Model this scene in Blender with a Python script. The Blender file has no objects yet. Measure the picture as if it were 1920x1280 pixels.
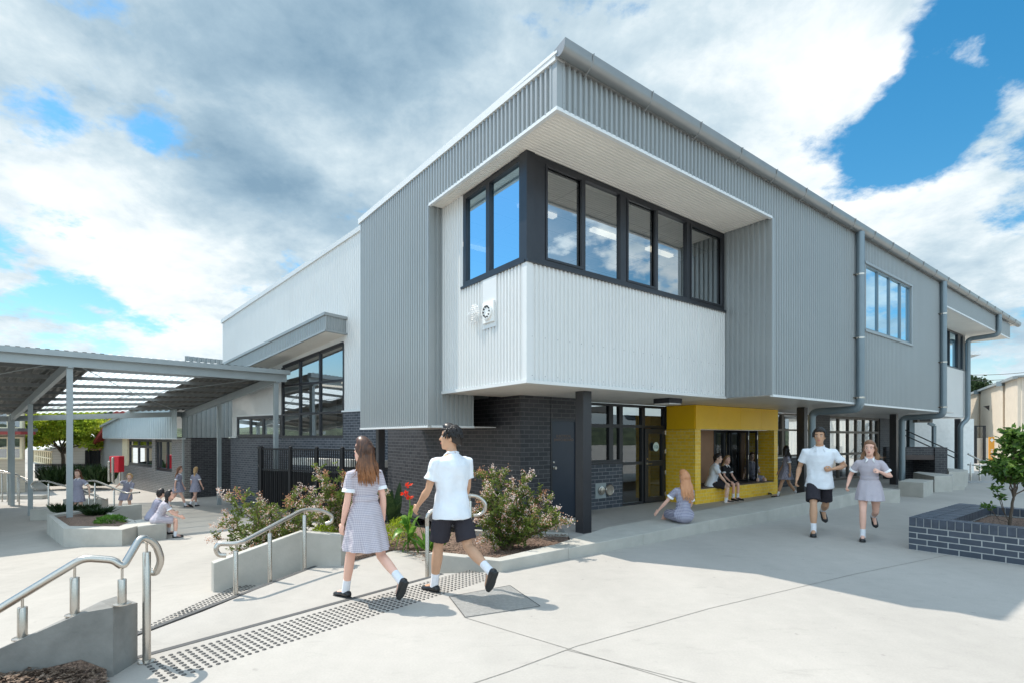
import bpy, bmesh, math, random
from mathutils import Vector, Matrix, noise
rnd = random.Random(7)
V = Vector
scene = bpy.context.scene
COL = scene.collection
CAMH = 1.67; FX = 971.0; PX = 960.0; PY = 818.0
def P(px, py, Y):                       # photo measurement at depth Y -> metres
    return V(((px-PX)/FX*Y, Y, CAMH+(PY-py)/FX*Y))
def G(px, py, z=0.0):                   # photo measurement lying on height z
    Y = FX*(CAMH-z)/(py-PY)
    return V(((px-PX)/FX*Y, Y, z))
def zc(x, y):                           # level of the lower courtyard
    r = max(0.0, math.hypot(x+3.0, y-6.0)-1.0)
    return -0.30-0.95*(1-math.exp(-r/8.0))
def GC(px, py):
    z = -0.5
    for _ in range(40):
        p = G(px, py, z); z = zc(p.x, p.y)
    return G(px, py, z)
# ------------------------------------------------------------ mesh builder
ORG = {}
class MB:
    def __init__(s): s.v=[]; s.f=[]; s.pc=[]
    def add(s, vs, fs):
        s.pc.append((len(s.v),len(s.f))); b=len(s.v); s.v += [V(p) for p in vs]; s.f += [tuple(i+b for i in f) for f in fs]; return s
    def quad(s, a,b,c,d): return s.add([a,b,c,d],[(0,1,2,3)])
    def hexa(s, b4, t4):                # bottom ring, top ring (counter-clockwise seen from above)
        return s.add(list(b4)+list(t4), [(3,2,1,0),(4,5,6,7),(0,1,5,4),(1,2,6,5),(2,3,7,6),(3,0,4,7)])
    def box(s, c, hx, hy, hz, rz=0.0):
        cs, sn = math.cos(rz), math.sin(rz)
        r=[(c[0]+x*cs-y*sn, c[1]+x*sn+y*cs) for x,y in ((-hx,-hy),(hx,-hy),(hx,hy),(-hx,hy))]
        return s.hexa([(x,y,c[2]-hz) for x,y in r],[(x,y,c[2]+hz) for x,y in r])
    def prism(s, poly, z0, z1):         # z0,z1 numbers or lists
        n=len(poly)
        A=sum(poly[i][0]*poly[(i+1)%n][1]-poly[(i+1)%n][0]*poly[i][1] for i in range(n))
        z0=z0 if isinstance(z0,(list,tuple)) else [z0]*n
        z1=z1 if isinstance(z1,(list,tuple)) else [z1]*n
        if A<0: poly=list(reversed(poly)); z0=list(reversed(z0)); z1=list(reversed(z1))
        vs=[(p[0],p[1],z) for p,z in zip(poly,z0)]+[(p[0],p[1],z) for p,z in zip(poly,z1)]
        fs=[tuple(range(n-1,-1,-1)), tuple(range(n,2*n))]+[(i,(i+1)%n,n+(i+1)%n,n+i) for i in range(n)]
        return s.add(vs,fs)
    def tube(s, pts, r, seg=10, cap=True, flat=1.0):
        pts=[V(p) for p in pts]; n=len(pts)
        rs=r if isinstance(r,(list,tuple)) else [r]*n
        rings=[]; up=None
        for i,p in enumerate(pts):
            t=(pts[min(i+1,n-1)]-pts[max(i-1,0)]).normalized()
            if up is None:
                up=V((0,0,1)) if abs(t.z)<.9 else V((1,0,0))
            x=t.cross(up); x = x.normalized() if x.length>1e-5 else V((1,0,0))
            y=x.cross(t).normalized(); up=y
            k=1.0
            if 0<i<n-1:
                a=(pts[i]-pts[i-1]).normalized(); b=(pts[i+1]-pts[i]).normalized()
                k=min(1.6,1/max(.4,math.cos(a.angle(b)/2))) if a.length and b.length else 1
            rings.append([p+(x*math.cos(2*math.pi*j/seg)+y*math.sin(2*math.pi*j/seg)*flat)*rs[i]*(k if False else 1) for j in range(seg)])
        vs=[q for rg in rings for q in rg]; fs=[]
        for i in range(n-1):
            for j in range(seg):
                k=(j+1)%seg
                fs.append((i*seg+j,i*seg+k,(i+1)*seg+k,(i+1)*seg+j))
        if cap: fs += [tuple(range(seg-1,-1,-1)), tuple(range((n-1)*seg,n*seg))]
        return s.add(vs,fs)
    def beam(s, a, b, w, h, up=V((0,0,1))):
        a=V(a); b=V(b); t=(b-a).normalized(); x=t.cross(up).normalized()*w/2; y=x.cross(t).normalized()*h/2
        return s.add([a-x-y,a+x-y,a+x+y,a-x+y,b-x-y,b+x-y,b+x+y,b-x+y],[(0,1,2,3),(7,6,5,4),(0,4,5,1),(1,5,6,2),(2,6,7,3),(3,7,4,0)])
    def lathe(s, c, prof, seg=16, axis=None):
        c=V(c); ax=V(axis).normalized() if axis else V((0,0,1))
        x=ax.orthogonal().normalized(); y=ax.cross(x)
        vs=[]; fs=[]
        for r,h in prof:
            for j in range(seg):
                a=2*math.pi*j/seg; vs.append(c+ax*h+(x*math.cos(a)+y*math.sin(a))*r)
        n=len(prof)
        for i in range(n-1):
            for j in range(seg):
                k=(j+1)%seg; fs.append((i*seg+j,i*seg+k,(i+1)*seg+k,(i+1)*seg+j))
        fs += [tuple(range(seg-1,-1,-1)), tuple(range((n-1)*seg,n*seg))]
        return s.add(vs,fs)
    def ell(s, c, rx, ry, rz, R=None, nu=14, nv=10):
        c=V(c); vs=[]; fs=[]
        for i in range(nv+1):
            th=math.pi*i/nv
            for j in range(nu):
                ph=2*math.pi*j/nu
                p=V((rx*math.sin(th)*math.cos(ph), ry*math.sin(th)*math.sin(ph), -rz*math.cos(th)))
                if R: p=R@p
                vs.append(c+p)
        for i in range(nv):
            for j in range(nu):
                k=(j+1)%nu; fs.append((i*nu+j,i*nu+k,(i+1)*nu+k,(i+1)*nu+j))
        return s.add(vs,fs)
    def build(s, name, mat, parent=None, smooth=False, bevel=0, uv=True, angle=None):
        o0=ORG.get(parent.name, V((0,0,0))) if parent else V((0,0,0))
        me=bpy.data.meshes.new(name)
        me.from_pydata([tuple(p-o0) for p in s.v],[],s.f); me.update()
        if uv:
            ul=me.uv_layers.new(name='UVMap'); uu=U2; vv=V2
            for pl in me.polygons:
                n=pl.normal
                for li in pl.loop_indices:
                    p=me.vertices[me.loops[li].vertex_index].co+o0
                    if abs(n.z)>.75: c=(p.x*uu[0]+p.y*uu[1], p.x*vv[0]+p.y*vv[1])
                    else:
                        l=math.hypot(n.x,n.y); t=(-n.y/l,n.x/l)
                        # snap to one of the wall directions so neighbouring facets agree
                        c=(p.x*t[0]+p.y*t[1], p.z)
                    ul.data[li].uv=c
        if smooth:
            for pl in me.polygons: pl.use_smooth=True
            if angle: me.set_sharp_from_angle(angle=math.radians(angle))
        for m in (mat if isinstance(mat,(list,tuple)) else [mat]): me.materials.append(m)
        ob=bpy.data.objects.new(name, me); COL.objects.link(ob)
        if parent:
            ob.parent=parent; ORG[ob.name]=o0
        if bevel:
            b=ob.modifiers.new('Bevel','BEVEL'); b.width=bevel; b.segments=2; b.limit_method='ANGLE'; b.angle_limit=math.radians(40)
        return ob
def split(mb,name,mat,parent,**k):        # every piece that was added becomes an object of its own
    out=[]
    for i,(v0,f0) in enumerate(mb.pc):
        v1,f1=mb.pc[i+1] if i+1<len(mb.pc) else (len(mb.v),len(mb.f))
        m=MB(); m.v=mb.v[v0:v1]; m.f=[tuple(j-v0 for j in f) for f in mb.f[f0:f1]]; out.append(m.build(name,mat,parent,**k))
    return out
def tag(o, label=None, cat=None, group=None, kind=None):
    if label: o['label']=label
    if cat: o['category']=cat
    if group: o['group']=group
    if kind: o['kind']=kind
    return o
def thing(name, label, cat, loc=(0,0,0), group=None):
    o=bpy.data.objects.new(name,None); COL.objects.link(o); o.location=loc
    o.empty_display_size=.2
    ORG[o.name]=V(loc); return tag(o,label,cat,group)
def kids(o): return [c for c in bpy.data.objects if c.parent==o]
def dup(root, loc, rz, label):
    def cp(o, par):
        c=o.copy(); COL.objects.link(c)
        if par: c.parent=par
        for ch in kids(o): cp(ch, c)
        return c
    r=cp(root,None); r.location=loc; r.rotation_euler=(0,0,rz); r['label']=label; return r
U2=(.79993,.60010); V2=(-.60010,.79993)
U=V((U2[0],U2[1],0)); W=V((V2[0],V2[1],0))
C0=V((.58,6.68,0))
def bp(a,b,z=0.0): return C0+U*a+W*b+V((0,0,z))
def a_at(px,b):                          # distance along the long facade seen at photo column px
    k=(px-PX)/FX; q=C0+W*b
    return (k*q.y-q.x)/(U.x-k*U.y)
# ------------------------------------------------------------ materials
def nt(name):
    m=bpy.data.materials.new(name); m.use_nodes=True
    return m, m.node_tree.nodes, m.node_tree.links, m.node_tree.nodes['Principled BSDF']
def mat(name, col, rough=.5, metal=0, var=.06, scale=6, bump=0, bscale=60, spec=.5, coord='Object', col2=None, stretch=None, bdist=.01):
    m,N,L,B=nt(name)
    B.inputs['Roughness'].default_value=rough; B.inputs['Metallic'].default_value=metal
    B.inputs['Specular IOR Level'].default_value=spec
    tc=N.new('ShaderNodeTexCoord'); src=tc.outputs[coord]
    if stretch:
        mp=N.new('ShaderNodeMapping'); mp.inputs['Scale'].default_value=stretch; L.new(src,mp.inputs[0]); src=mp.outputs[0]
    nz=N.new('ShaderNodeTexNoise'); nz.inputs['Scale'].default_value=scale; nz.inputs['Detail'].default_value=6; nz.inputs['Roughness'].default_value=.62
    L.new(src,nz.inputs['Vector'])
    cr=N.new('ShaderNodeValToRGB'); e=cr.color_ramp.elements
    a=[max(0,c*(1-var)) for c in col]; b=[min(1,c*(1+var)) for c in (col2 or col)]
    e[0].position=.32; e[1].position=.68
    e[0].color=(*a,1); e[1].color=(*b,1)
    L.new(nz.outputs['Fac'],cr.inputs[0]); L.new(cr.outputs[0],B.inputs['Base Color'])
    if bump:
        n2=N.new('ShaderNodeTexNoise'); n2.inputs['Scale'].default_value=bscale; n2.inputs['Detail'].default_value=5
        L.new(src,n2.inputs['Vector'])
        bm=N.new('ShaderNodeBump'); bm.inputs['Strength'].default_value=bump; bm.inputs['Distance'].default_value=bdist
        L.new(n2.outputs['Fac'],bm.inputs['Height']); L.new(bm.outputs[0],B.inputs['Normal'])
    return m
def brick(name, c1, c2, mortar, w=.24, h=.086, mw=.011, rough=.5, rot=False, bump=.5):
    m,N,L,B=nt(name); B.inputs['Roughness'].default_value=rough
    tc=N.new('ShaderNodeTexCoord'); src=tc.outputs['UV']
    if rot:
        mp=N.new('ShaderNodeMapping'); mp.inputs['Rotation'].default_value=(0,0,math.pi/2); L.new(src,mp.inputs[0]); src=mp.outputs[0]
    bt=N.new('ShaderNodeTexBrick'); bt.inputs['Scale'].default_value=1; bt.inputs['Brick Width'].default_value=w; bt.inputs['Row Height'].default_value=h
    bt.inputs['Mortar Size'].default_value=mw/2; bt.inputs['Mortar Smooth'].default_value=.15; bt.inputs['Bias'].default_value=-.1
    bt.inputs['Color1'].default_value=(*c1,1); bt.inputs['Color2'].default_value=(*c2,1); bt.inputs['Mortar'].default_value=(*mortar,1)
    L.new(src,bt.inputs['Vector'])
    nz=N.new('ShaderNodeTexNoise'); nz.inputs['Scale'].default_value=14; nz.inputs['Detail'].default_value=6; L.new(src,nz.inputs['Vector'])
    mr=N.new('ShaderNodeMapRange'); mr.inputs['To Min'].default_value=.75; mr.inputs['To Max'].default_value=1.25; L.new(nz.outputs['Fac'],mr.inputs[0])
    mx=N.new('ShaderNodeVectorMath'); mx.operation='SCALE'; L.new(bt.outputs['Color'],mx.inputs[0]); L.new(mr.outputs[0],mx.inputs['Scale'])
    L.new(mx.outputs[0],B.inputs['Base Color'])
    bm=N.new('ShaderNodeBump'); bm.invert=True; bm.inputs['Strength'].default_value=bump; bm.inputs['Distance'].default_value=.008
    L.new(bt.outputs['Fac'],bm.inputs['Height']); L.new(bm.outputs[0],B.inputs['Normal'])
    return m
def glass(name, refl, tint=(.8,.85,.85), rough=.0, gt=(.93,.97,1)):
    m=bpy.data.materials.new(name); m.use_nodes=True; N=m.node_tree.nodes; L=m.node_tree.links; N.clear()
    o=N.new('ShaderNodeOutputMaterial'); mix=N.new('ShaderNodeMixShader'); t=N.new('ShaderNodeBsdfTransparent'); g=N.new('ShaderNodeBsdfGlossy')
    t.inputs[0].default_value=(*tint,1); g.inputs['Roughness'].default_value=rough; g.inputs[0].default_value=(*gt,1)
    lw=N.new('ShaderNodeFresnel'); lw.inputs[0].default_value=1.5
    ad=N.new('ShaderNodeMath'); ad.operation='ADD'; ad.use_clamp=True; ad.inputs[1].default_value=refl; L.new(lw.outputs[0],ad.inputs[0])
    nz=N.new('ShaderNodeTexNoise'); nz.inputs['Scale'].default_value=.9; tc=N.new('ShaderNodeTexCoord'); L.new(tc.outputs['Object'],nz.inputs['Vector'])
    bm=N.new('ShaderNodeBump'); bm.inputs['Strength'].default_value=.05; bm.inputs['Distance'].default_value=.02; L.new(nz.outputs['Fac'],bm.inputs['Height']); L.new(bm.outputs[0],g.inputs['Normal'])
    L.new(ad.outputs[0],mix.inputs[0]); L.new(t.outputs[0],mix.inputs[1]); L.new(g.outputs[0],mix.inputs[2]); L.new(mix.outputs[0],o.inputs[0])
    return m
def emis(name,col,s):
    m,N,L,B=nt(name); B.inputs['Base Color'].default_value=(*col,1); B.inputs['Emission Color'].default_value=(*col,1); B.inputs['Emission Strength'].default_value=s
    return m
def foliage(name, c1, c2, c3, scale=5, trans=.35, rough=.45):
    m,N,L,B=nt(name); B.inputs['Roughness'].default_value=rough; B.inputs['Specular IOR Level'].default_value=.35
    tc=N.new('ShaderNodeTexCoord'); nz=N.new('ShaderNodeTexNoise'); nz.inputs['Scale'].default_value=scale; nz.inputs['Detail'].default_value=5; nz.inputs['Roughness'].default_value=.75
    L.new(tc.outputs['Object'],nz.inputs['Vector'])
    cr=N.new('ShaderNodeValToRGB'); cr.color_ramp.elements[0].position=.33; cr.color_ramp.elements[1].position=.68
    cr.color_ramp.elements[0].color=(*c1,1); cr.color_ramp.elements[1].color=(*c3,1); e=cr.color_ramp.elements.new(.5); e.color=(*c2,1)
    L.new(nz.outputs['Fac'],cr.inputs[0]); L.new(cr.outputs[0],B.inputs['Base Color'])
    tr=N.new('ShaderNodeBsdfTranslucent'); L.new(cr.outputs[0],tr.inputs[0]); mx=N.new('ShaderNodeMixShader'); mx.inputs[0].default_value=trans
    out=N['Material Output']; L.new(B.outputs[0],mx.inputs[1]); L.new(tr.outputs[0],mx.inputs[2]); L.new(mx.outputs[0],out.inputs[0])
    return m
M={}
M['grey']=mat('grey_cladding',(.335,.36,.365),.40,.25,.03,.7,spec=.4)
M['white']=mat('white_cladding',(.70,.705,.695),.4,.05,.02,.8)
M['trim']=mat('light_trim',(.72,.74,.74),.4,.1,.03,3)
M['soffit']=mat('cream_soffit',(.76,.73,.67),.5,0,.04,2)
M['soffit2']=mat('grey_soffit',(.62,.60,.57),.4,.1,.04,2)
M['frame']=mat('charcoal_frame',(.035,.037,.043),.32,.3,.1,4)
M['frame2']=mat('bronze_frame',(.16,.14,.12),.4,.3,.1,4)
M['gutter']=mat('gutter_metal',(.27,.28,.28),.32,.5,.05,3)
M['pipe']=mat('downpipe_metal',(.20,.25,.28),.34,.4,.05,3)
M['dbrick']=brick('charcoal_brick',(.022,.023,.028),(.048,.047,.052),(.12,.118,.12))
M['bbrick']=brick('blue_grey_brick',(.035,.043,.058),(.075,.083,.102),(.26,.27,.29))
M['pbrick']=brick('planter_brick',(.050,.062,.085),(.075,.088,.115),(.42,.42,.41),w=.24,h=.086,mw=.014)
M['pcap']=brick('planter_cap_brick',(.055,.065,.088),(.075,.088,.115),(.42,.42,.41),w=.30,h=.088,mw=.014,rot=True)
M['cbrick']=brick('grey_brick',(.13,.125,.12),(.18,.17,.165),(.42,.41,.39))
M['ybrick']=brick('yellow_glazed_brick',(.93,.55,.02),(.98,.64,.06),(.86,.66,.28),rough=.3,bump=.35)
M['ypanel']=mat('yellow_panel',(.98,.58,.012),.35,0,.03,2)
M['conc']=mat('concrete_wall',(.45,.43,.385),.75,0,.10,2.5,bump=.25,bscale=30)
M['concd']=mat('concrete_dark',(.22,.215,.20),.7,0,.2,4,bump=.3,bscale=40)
M['steel']=mat('brushed_steel',(.55,.51,.46),.27,.95,.05,8,stretch=(1,1,.1))
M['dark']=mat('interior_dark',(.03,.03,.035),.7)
M['room']=mat('interior_wall',(.20,.19,.18),.8)
M['tan']=mat('tan_panel',(.42,.23,.13),.55,0,.08,3)
M['post']=mat('dark_post',(.045,.045,.05),.35,.3,.08,3)
M['cream']=mat('cream_paint',(.78,.68,.47),.5)
M['canopy']=mat('canopy_steel',(.34,.38,.39),.4,.3,.05,3)
M['canroof']=mat('canopy_sheet',(.15,.15,.14),.45,.3,.08,3)
M['red']=mat('red_paint',(.62,.015,.03),.35)
M['redroof']=mat('red_roof',(.25,.03,.025),.6)
M['beige']=mat('beige_cladding',(.60,.52,.42),.55,0,.05,2)
M['mulch']=mat('mulch',(.07,.045,.032),.9,0,.5,60,bump=1,bscale=90,col2=(.30,.20,.15),bdist=.03)
M['gl_up']=glass('upper_glass',.42,(.6,.62,.6))
M['gl_skytint']=glass('side_glass',.72,(.4,.42,.45),gt=(.62,.84,.98))  # blue of the reflected sky put into the gloss tint
M['gl_hall']=glass('hall_glass',.42,(.6,.62,.62))
M['gl_low']=glass('entry_glass',.10,(.6,.62,.62))
M['gl_mid']=glass('entrance_glass',.30,(.6,.62,.62))
M['lamp']=emis('lamp_white',(1,.90,.74),1.15)
M['plate']=mat('access_cover',(.42,.415,.40),.5,.6,.15,30,bump=.5,bscale=120)
M['black']=mat('black_metal',(.018,.018,.02),.4,.3)
M['wb']=mat('weatherboard',(.42,.41,.39),.7,0,.05,3)
M['wbt']=mat('tan_weatherboard',(.48,.40,.30),.7,0,.05,3)
M['wood']=mat('dark_lintel',(.07,.05,.045),.6,0,.2,5)
M['nos']=mat('nosing_strip',(.085,.085,.085),.7,.1,.1,20)
M['white2']=mat('white_paint',(.82,.82,.80),.5)
# ------------------------------------------------------------ camera, sun, sky
cam=bpy.data.cameras.new('camera'); co=bpy.data.objects.new('camera',cam); COL.objects.link(co); scene.camera=co
co.location=(0,0,CAMH); co.rotation_euler=(math.radians(90),0,0)
cam.sensor_width=36; cam.lens=FX/1920*36; cam.shift_y=(PY-640)/1920; cam.clip_end=3000; cam.clip_start=.05
SE=math.radians(57.8); sd=V((-.905,.425,0)).normalized()
sunv=(sd*math.cos(SE)+V((0,0,math.sin(SE))))
sl=bpy.data.lights.new('sun','SUN'); sl.energy=4.4; sl.angle=math.radians(.5); sl.color=(1,.93,.83)
so=bpy.data.objects.new('sun',sl); COL.objects.link(so); so.rotation_euler=sunv.to_track_quat('Z','Y').to_euler(); so.location=(-20,12,40)
wd=bpy.data.worlds.new('World'); scene.world=wd; wd.use_nodes=True
N=wd.node_tree.nodes; L=wd.node_tree.links; N.clear()
out=N.new('ShaderNodeOutputWorld')
sky=N.new('ShaderNodeTexSky'); sky.sky_type='NISHITA'; sky.sun_disc=False; sky.sun_elevation=SE
sky.sun_rotation=math.atan2(sd.x,sd.y); sky.ozone_density=4; sky.dust_density=.6; sky.air_density=1.2
b1=N.new('ShaderNodeBackground'); b1.inputs[1].default_value=.15
gm=N.new('ShaderNodeHueSaturation'); gm.inputs['Saturation'].default_value=1.35; gm.inputs['Hue'].default_value=.485; L.new(sky.outputs[0],gm.inputs['Color']); L.new(gm.outputs[0],b1.inputs[0])
tc=N.new('ShaderNodeTexCoord')
def M1(op,a,b=None,clamp=False):
    n=N.new('ShaderNodeMath'); n.operation=op; n.use_clamp=clamp
    for i,x in enumerate((a,b)):
        if x is None: continue
        if isinstance(x,(int,float)): n.inputs[i].default_value=x
        else: L.new(x,n.inputs[i])
    return n.outputs[0]
sx=N.new('ShaderNodeSeparateXYZ'); nv=N.new('ShaderNodeVectorMath'); nv.operation='NORMALIZE'; L.new(tc.outputs['Generated'],nv.inputs[0]); L.new(nv.outputs[0],sx.inputs[0])
zz=M1('ADD',M1('MAXIMUM',sx.outputs[2],0.0),.30)
cx=N.new('ShaderNodeCombineXYZ'); L.new(M1('DIVIDE',sx.outputs[0],zz),cx.inputs[0]); L.new(M1('DIVIDE',sx.outputs[1],zz),cx.inputs[1])
def noi(scale,detail,rough,off=(0,0,0),dist=0.0):
    mp=N.new('ShaderNodeMapping'); mp.inputs['Location'].default_value=off; L.new(cx.outputs[0],mp.inputs[0])
    n=N.new('ShaderNodeTexNoise'); n.inputs['Scale'].default_value=scale; n.inputs['Detail'].default_value=detail; n.inputs['Roughness'].default_value=rough; n.inputs['Distortion'].default_value=dist
    L.new(mp.outputs[0],n.inputs['Vector']); return n.outputs['Fac']
def skydir(px,py): return V(((px-PX)/FX,1,(PY-py)/FX)).normalized()
def blob(px,py,rad,amp):                 # a patch of sky: direction, angular radius, weight
    d=N.new('ShaderNodeVectorMath'); d.operation='DISTANCE'; L.new(nv.outputs[0],d.inputs[0]); d.inputs[1].default_value=skydir(px,py)
    r=N.new('ShaderNodeMapRange'); r.interpolation_type='SMOOTHSTEP'; r.inputs['From Min'].default_value=0; r.inputs['From Max'].default_value=rad
    r.inputs['To Min'].default_value=amp; r.inputs['To Max'].default_value=0; L.new(d.outputs['Value'],r.inputs[0]); return r.outputs[0]
def vblob(v,rad,amp):
    v=V(v).normalized(); return blob(PX+FX*v.x/v.y,PY-FX*v.z/v.y,rad,amp)
def total(x,bl):
    for b in bl: x=M1('ADD',x,b)
    return x
big=noi(1.0,4,.5,(3.1,1.7,0)); fine=noi(2.4,13,.60,(1.3,5.2,0),.15); puff=noi(6.5,10,.62,(8.3,3.2,0),.1)
dens=M1('ADD',M1('ADD',M1('MULTIPLY',big,.55),M1('MULTIPLY',fine,1.5)),M1('MULTIPLY',puff,.9)); dens=M1('SUBTRACT',dens,.90)
dens=total(dens,[blob(480,200,.60,.30),blob(900,100,.5,.28),blob(1350,150,.38,.30),blob(1560,60,.20,.22),blob(430,430,.25,.22),
  blob(70,200,.09,-.26),blob(300,250,.05,-.20),blob(250,160,.05,.12),blob(80,430,.13,-.30),blob(50,570,.14,-.25),blob(180,120,.07,.15),blob(20,60,.15,.25),blob(0,330,.10,.2),blob(260,590,.10,-.14),blob(200,330,.20,.10),blob(200,560,.28,.04),
  blob(1910,50,.16,-.62),blob(1800,190,.14,-.46),blob(1640,285,.11,-.40),blob(1700,230,.09,-.3),blob(1760,300,.08,-.2),blob(1845,105,.07,.62),blob(1910,190,.08,.62),blob(1790,330,.08,.25),
  blob(1620,400,.16,.22),blob(1850,430,.16,.24),blob(1850,700,.10,-.14),blob(120,640,.22,.08),blob(300,818,.5,.14),blob(1900,818,.5,.10)]+[vblob((-.85,.28,.38),.42,-.4)])
cov=N.new('ShaderNodeMapRange'); cov.interpolation_type='SMOOTHSTEP'; cov.inputs['From Min'].default_value=.50; cov.inputs['From Max'].default_value=.74; L.new(dens,cov.inputs[0])
shade=M1('ADD',M1('ADD',M1('MULTIPLY',noi(1.4,6,.5,(7.7,2.2,0),.2),.8),M1('MULTIPLY',noi(4.2,12,.62,(2.7,9.2,0),.15),.75)),M1('MULTIPLY',noi(14,6,.6,(5.7,1.2,0)),.12))
shade=M1('SUBTRACT',shade,.075)
shade=total(shade,[blob(300,90,.36,-.14),blob(500,400,.20,-.13),blob(760,160,.35,-.10),blob(1400,230,.10,-.10),blob(1300,80,.30,-.04),blob(1540,130,.2,.04),blob(1640,100,.16,.05),
  blob(140,330,.2,.13),blob(330,480,.16,.06),blob(230,620,.3,.08),blob(0,60,.25,.06),blob(1650,380,.15,.12),blob(1850,420,.2,.12),blob(620,270,.12,.10),blob(880,420,.22,.02),blob(1850,560,.10,-.05)])
cr=N.new('ShaderNodeValToRGB'); e=cr.color_ramp.elements
e[0].position=.42; e[0].color=(.22,.35,.47,1); e[1].position=1.0; e[1].color=(.95,.985,1.0,1)
k=e.new(.60); k.color=(.36,.50,.61,1); k=e.new(.78); k.color=(.60,.72,.79,1); k=e.new(.9); k.color=(.83,.90,.93,1)
L.new(shade,cr.inputs[0])
b2=N.new('ShaderNodeBackground'); b2.inputs[1].default_value=1.0; L.new(cr.outputs[0],b2.inputs[0])
def ss(x,a,b):
    r=N.new('ShaderNodeMapRange'); r.interpolation_type='SMOOTHSTEP'; r.inputs['From Min'].default_value=a; r.inputs['From Max'].default_value=b; L.new(x,r.inputs[0]); return r.outputs[0]
# cloud brightness added overhead and behind the camera, out of view, to fill shade
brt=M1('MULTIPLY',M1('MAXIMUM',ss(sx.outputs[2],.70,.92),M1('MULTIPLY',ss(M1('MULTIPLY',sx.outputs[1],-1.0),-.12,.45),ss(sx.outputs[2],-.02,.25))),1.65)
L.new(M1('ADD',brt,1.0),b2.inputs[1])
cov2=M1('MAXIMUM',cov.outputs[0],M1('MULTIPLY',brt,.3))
hzn=N.new('ShaderNodeMix'); hzn.data_type='RGBA'; hzn.inputs['B'].default_value=(.66,.82,.92,1); L.new(cr.outputs[0],hzn.inputs['A'])
hf=M1('MULTIPLY',M1('SUBTRACT',1.0,ss(sx.outputs[2],-.02,.20)),.85); L.new(hf,hzn.inputs['Factor']); L.new(hzn.outputs['Result'],b2.inputs[0])
cov2=M1('MAXIMUM',cov2,M1('SUBTRACT',1.0,ss(sx.outputs[2],.0,.16)))
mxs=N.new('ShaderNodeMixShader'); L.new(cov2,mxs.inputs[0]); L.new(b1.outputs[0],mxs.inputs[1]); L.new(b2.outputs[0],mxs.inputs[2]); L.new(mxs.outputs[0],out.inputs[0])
vs=scene.view_settings; vs.view_transform='Standard'; vs.look='None'; vs.exposure=.17; vs.gamma=1
scene.render.engine='CYCLES'
try:
    scene.cycles.transparent_max_bounces=24; scene.cycles.max_bounces=8
except Exception: pass
scene.render.resolution_x=1024; scene.render.resolution_y=682
# ------------------------------------------------------------ ground
def paving(name,c):
    m,N,L,B=nt(name); B.inputs['Roughness'].default_value=.72; B.inputs['Specular IOR Level'].default_value=.35
    tc=N.new('ShaderNodeTexCoord')
    def nz(s,d,r=.6,st=None):
        n=N.new('ShaderNodeTexNoise'); n.inputs['Scale'].default_value=s; n.inputs['Detail'].default_value=d; n.inputs['Roughness'].default_value=r
        if st:
            mp=N.new('ShaderNodeMapping'); mp.inputs['Scale'].default_value=st; mp.inputs['Rotation'].default_value=(0,0,.6); L.new(tc.outputs['Object'],mp.inputs[0]); L.new(mp.outputs[0],n.inputs['Vector'])
        else: L.new(tc.outputs['Object'],n.inputs['Vector'])
        return n.outputs['Fac']
    def mr(x,a,b,lo=.3,hi=.7):
        r=N.new('ShaderNodeMapRange'); r.inputs['From Min'].default_value=lo; r.inputs['From Max'].default_value=hi; r.inputs['To Min'].default_value=a; r.inputs['To Max'].default_value=b; L.new(x,r.inputs[0]); return r.outputs[0]
    def mu(a,b):
        r=N.new('ShaderNodeMath'); r.operation='MULTIPLY'; L.new(a,r.inputs[0]); L.new(b,r.inputs[1]); return r.outputs[0]
    f=mu(mu(mr(nz(.5,6,.6,(1,.35,1)),.86,1.07),mr(nz(5,8,.7),.95,1.04)),mr(nz(60,3,.6),.95,1.05))
    f=mu(f,mr(nz(1.7,9,.75,(1,3,1)),.84,1.0,.28,.44)); f=mu(f,mr(nz(9,2,.5),.80,1.0,.22,.29)); f=mu(f,mr(nz(.16,4,.6),.93,1.04))
    rgb=N.new('ShaderNodeRGB'); rgb.outputs[0].default_value=(*c,1)
    s=N.new('ShaderNodeVectorMath'); s.operation='SCALE'; L.new(rgb.outputs[0],s.inputs[0]); L.new(f,s.inputs['Scale']); L.new(s.outputs[0],B.inputs['Base Color'])
    bm=N.new('ShaderNodeBump'); bm.inputs['Strength'].default_value=.15; bm.inputs['Distance'].default_value=.004; L.new(nz(140,4),bm.inputs['Height']); L.new(bm.outputs[0],B.inputs['Normal'])
    return m
M['pave']=paving('concrete_paving',(.43,.402,.366)); M['pave2']=paving('courtyard_paving',(.425,.395,.355))
B1=V((-2.90,3.88,0)); B2=V((-.87,6.33,0)); bd=(B2-B1).normalized()
# courtyard and everything beyond: one sheet to the horizon
g=MB(); xs=[-1500,-600,-250,-120,-70,-45]+[-40+i*1.0 for i in range(0,66)]+[30,45,80,150,300,700,1500]; ys=[-600,-200,-60,-20,-5]+[i*1.0 for i in range(0,60)]+[65,80,120,250,600,1500]
nx=len(xs)
g.add([(x,y,zc(x,y)) for y in ys for x in xs],[(j*nx+i,j*nx+i+1,(j+1)*nx+i+1,(j+1)*nx+i) for j in range(len(ys)-1) for i in range(nx-1)])
tag(g.build('ground',M['pave2'],smooth=True),kind='structure')
# upper plaza
A1=V((-3.42,4.5,0)); A2=V((-2.79,7.33,0))
far=[(-3.6,14.95),(-2.0,24),(10,60),(60,90),(90,30),(60,-30),(-30,-30),(-30,1.0),(-6,2.6)]
pl=MB(); poly=[(B1.x,B1.y),(B2.x,B2.y),(-.14,6.40),(1.0,7.4),(.9,9.9)]+[tuple(bp(1.6,2.8)[:2]),tuple(bp(1.6,8.9)[:2])]+far[1:]
pl.prism(poly,-.32,0.0); tag(pl.build('plaza',M['pave']),kind='structure')
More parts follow.
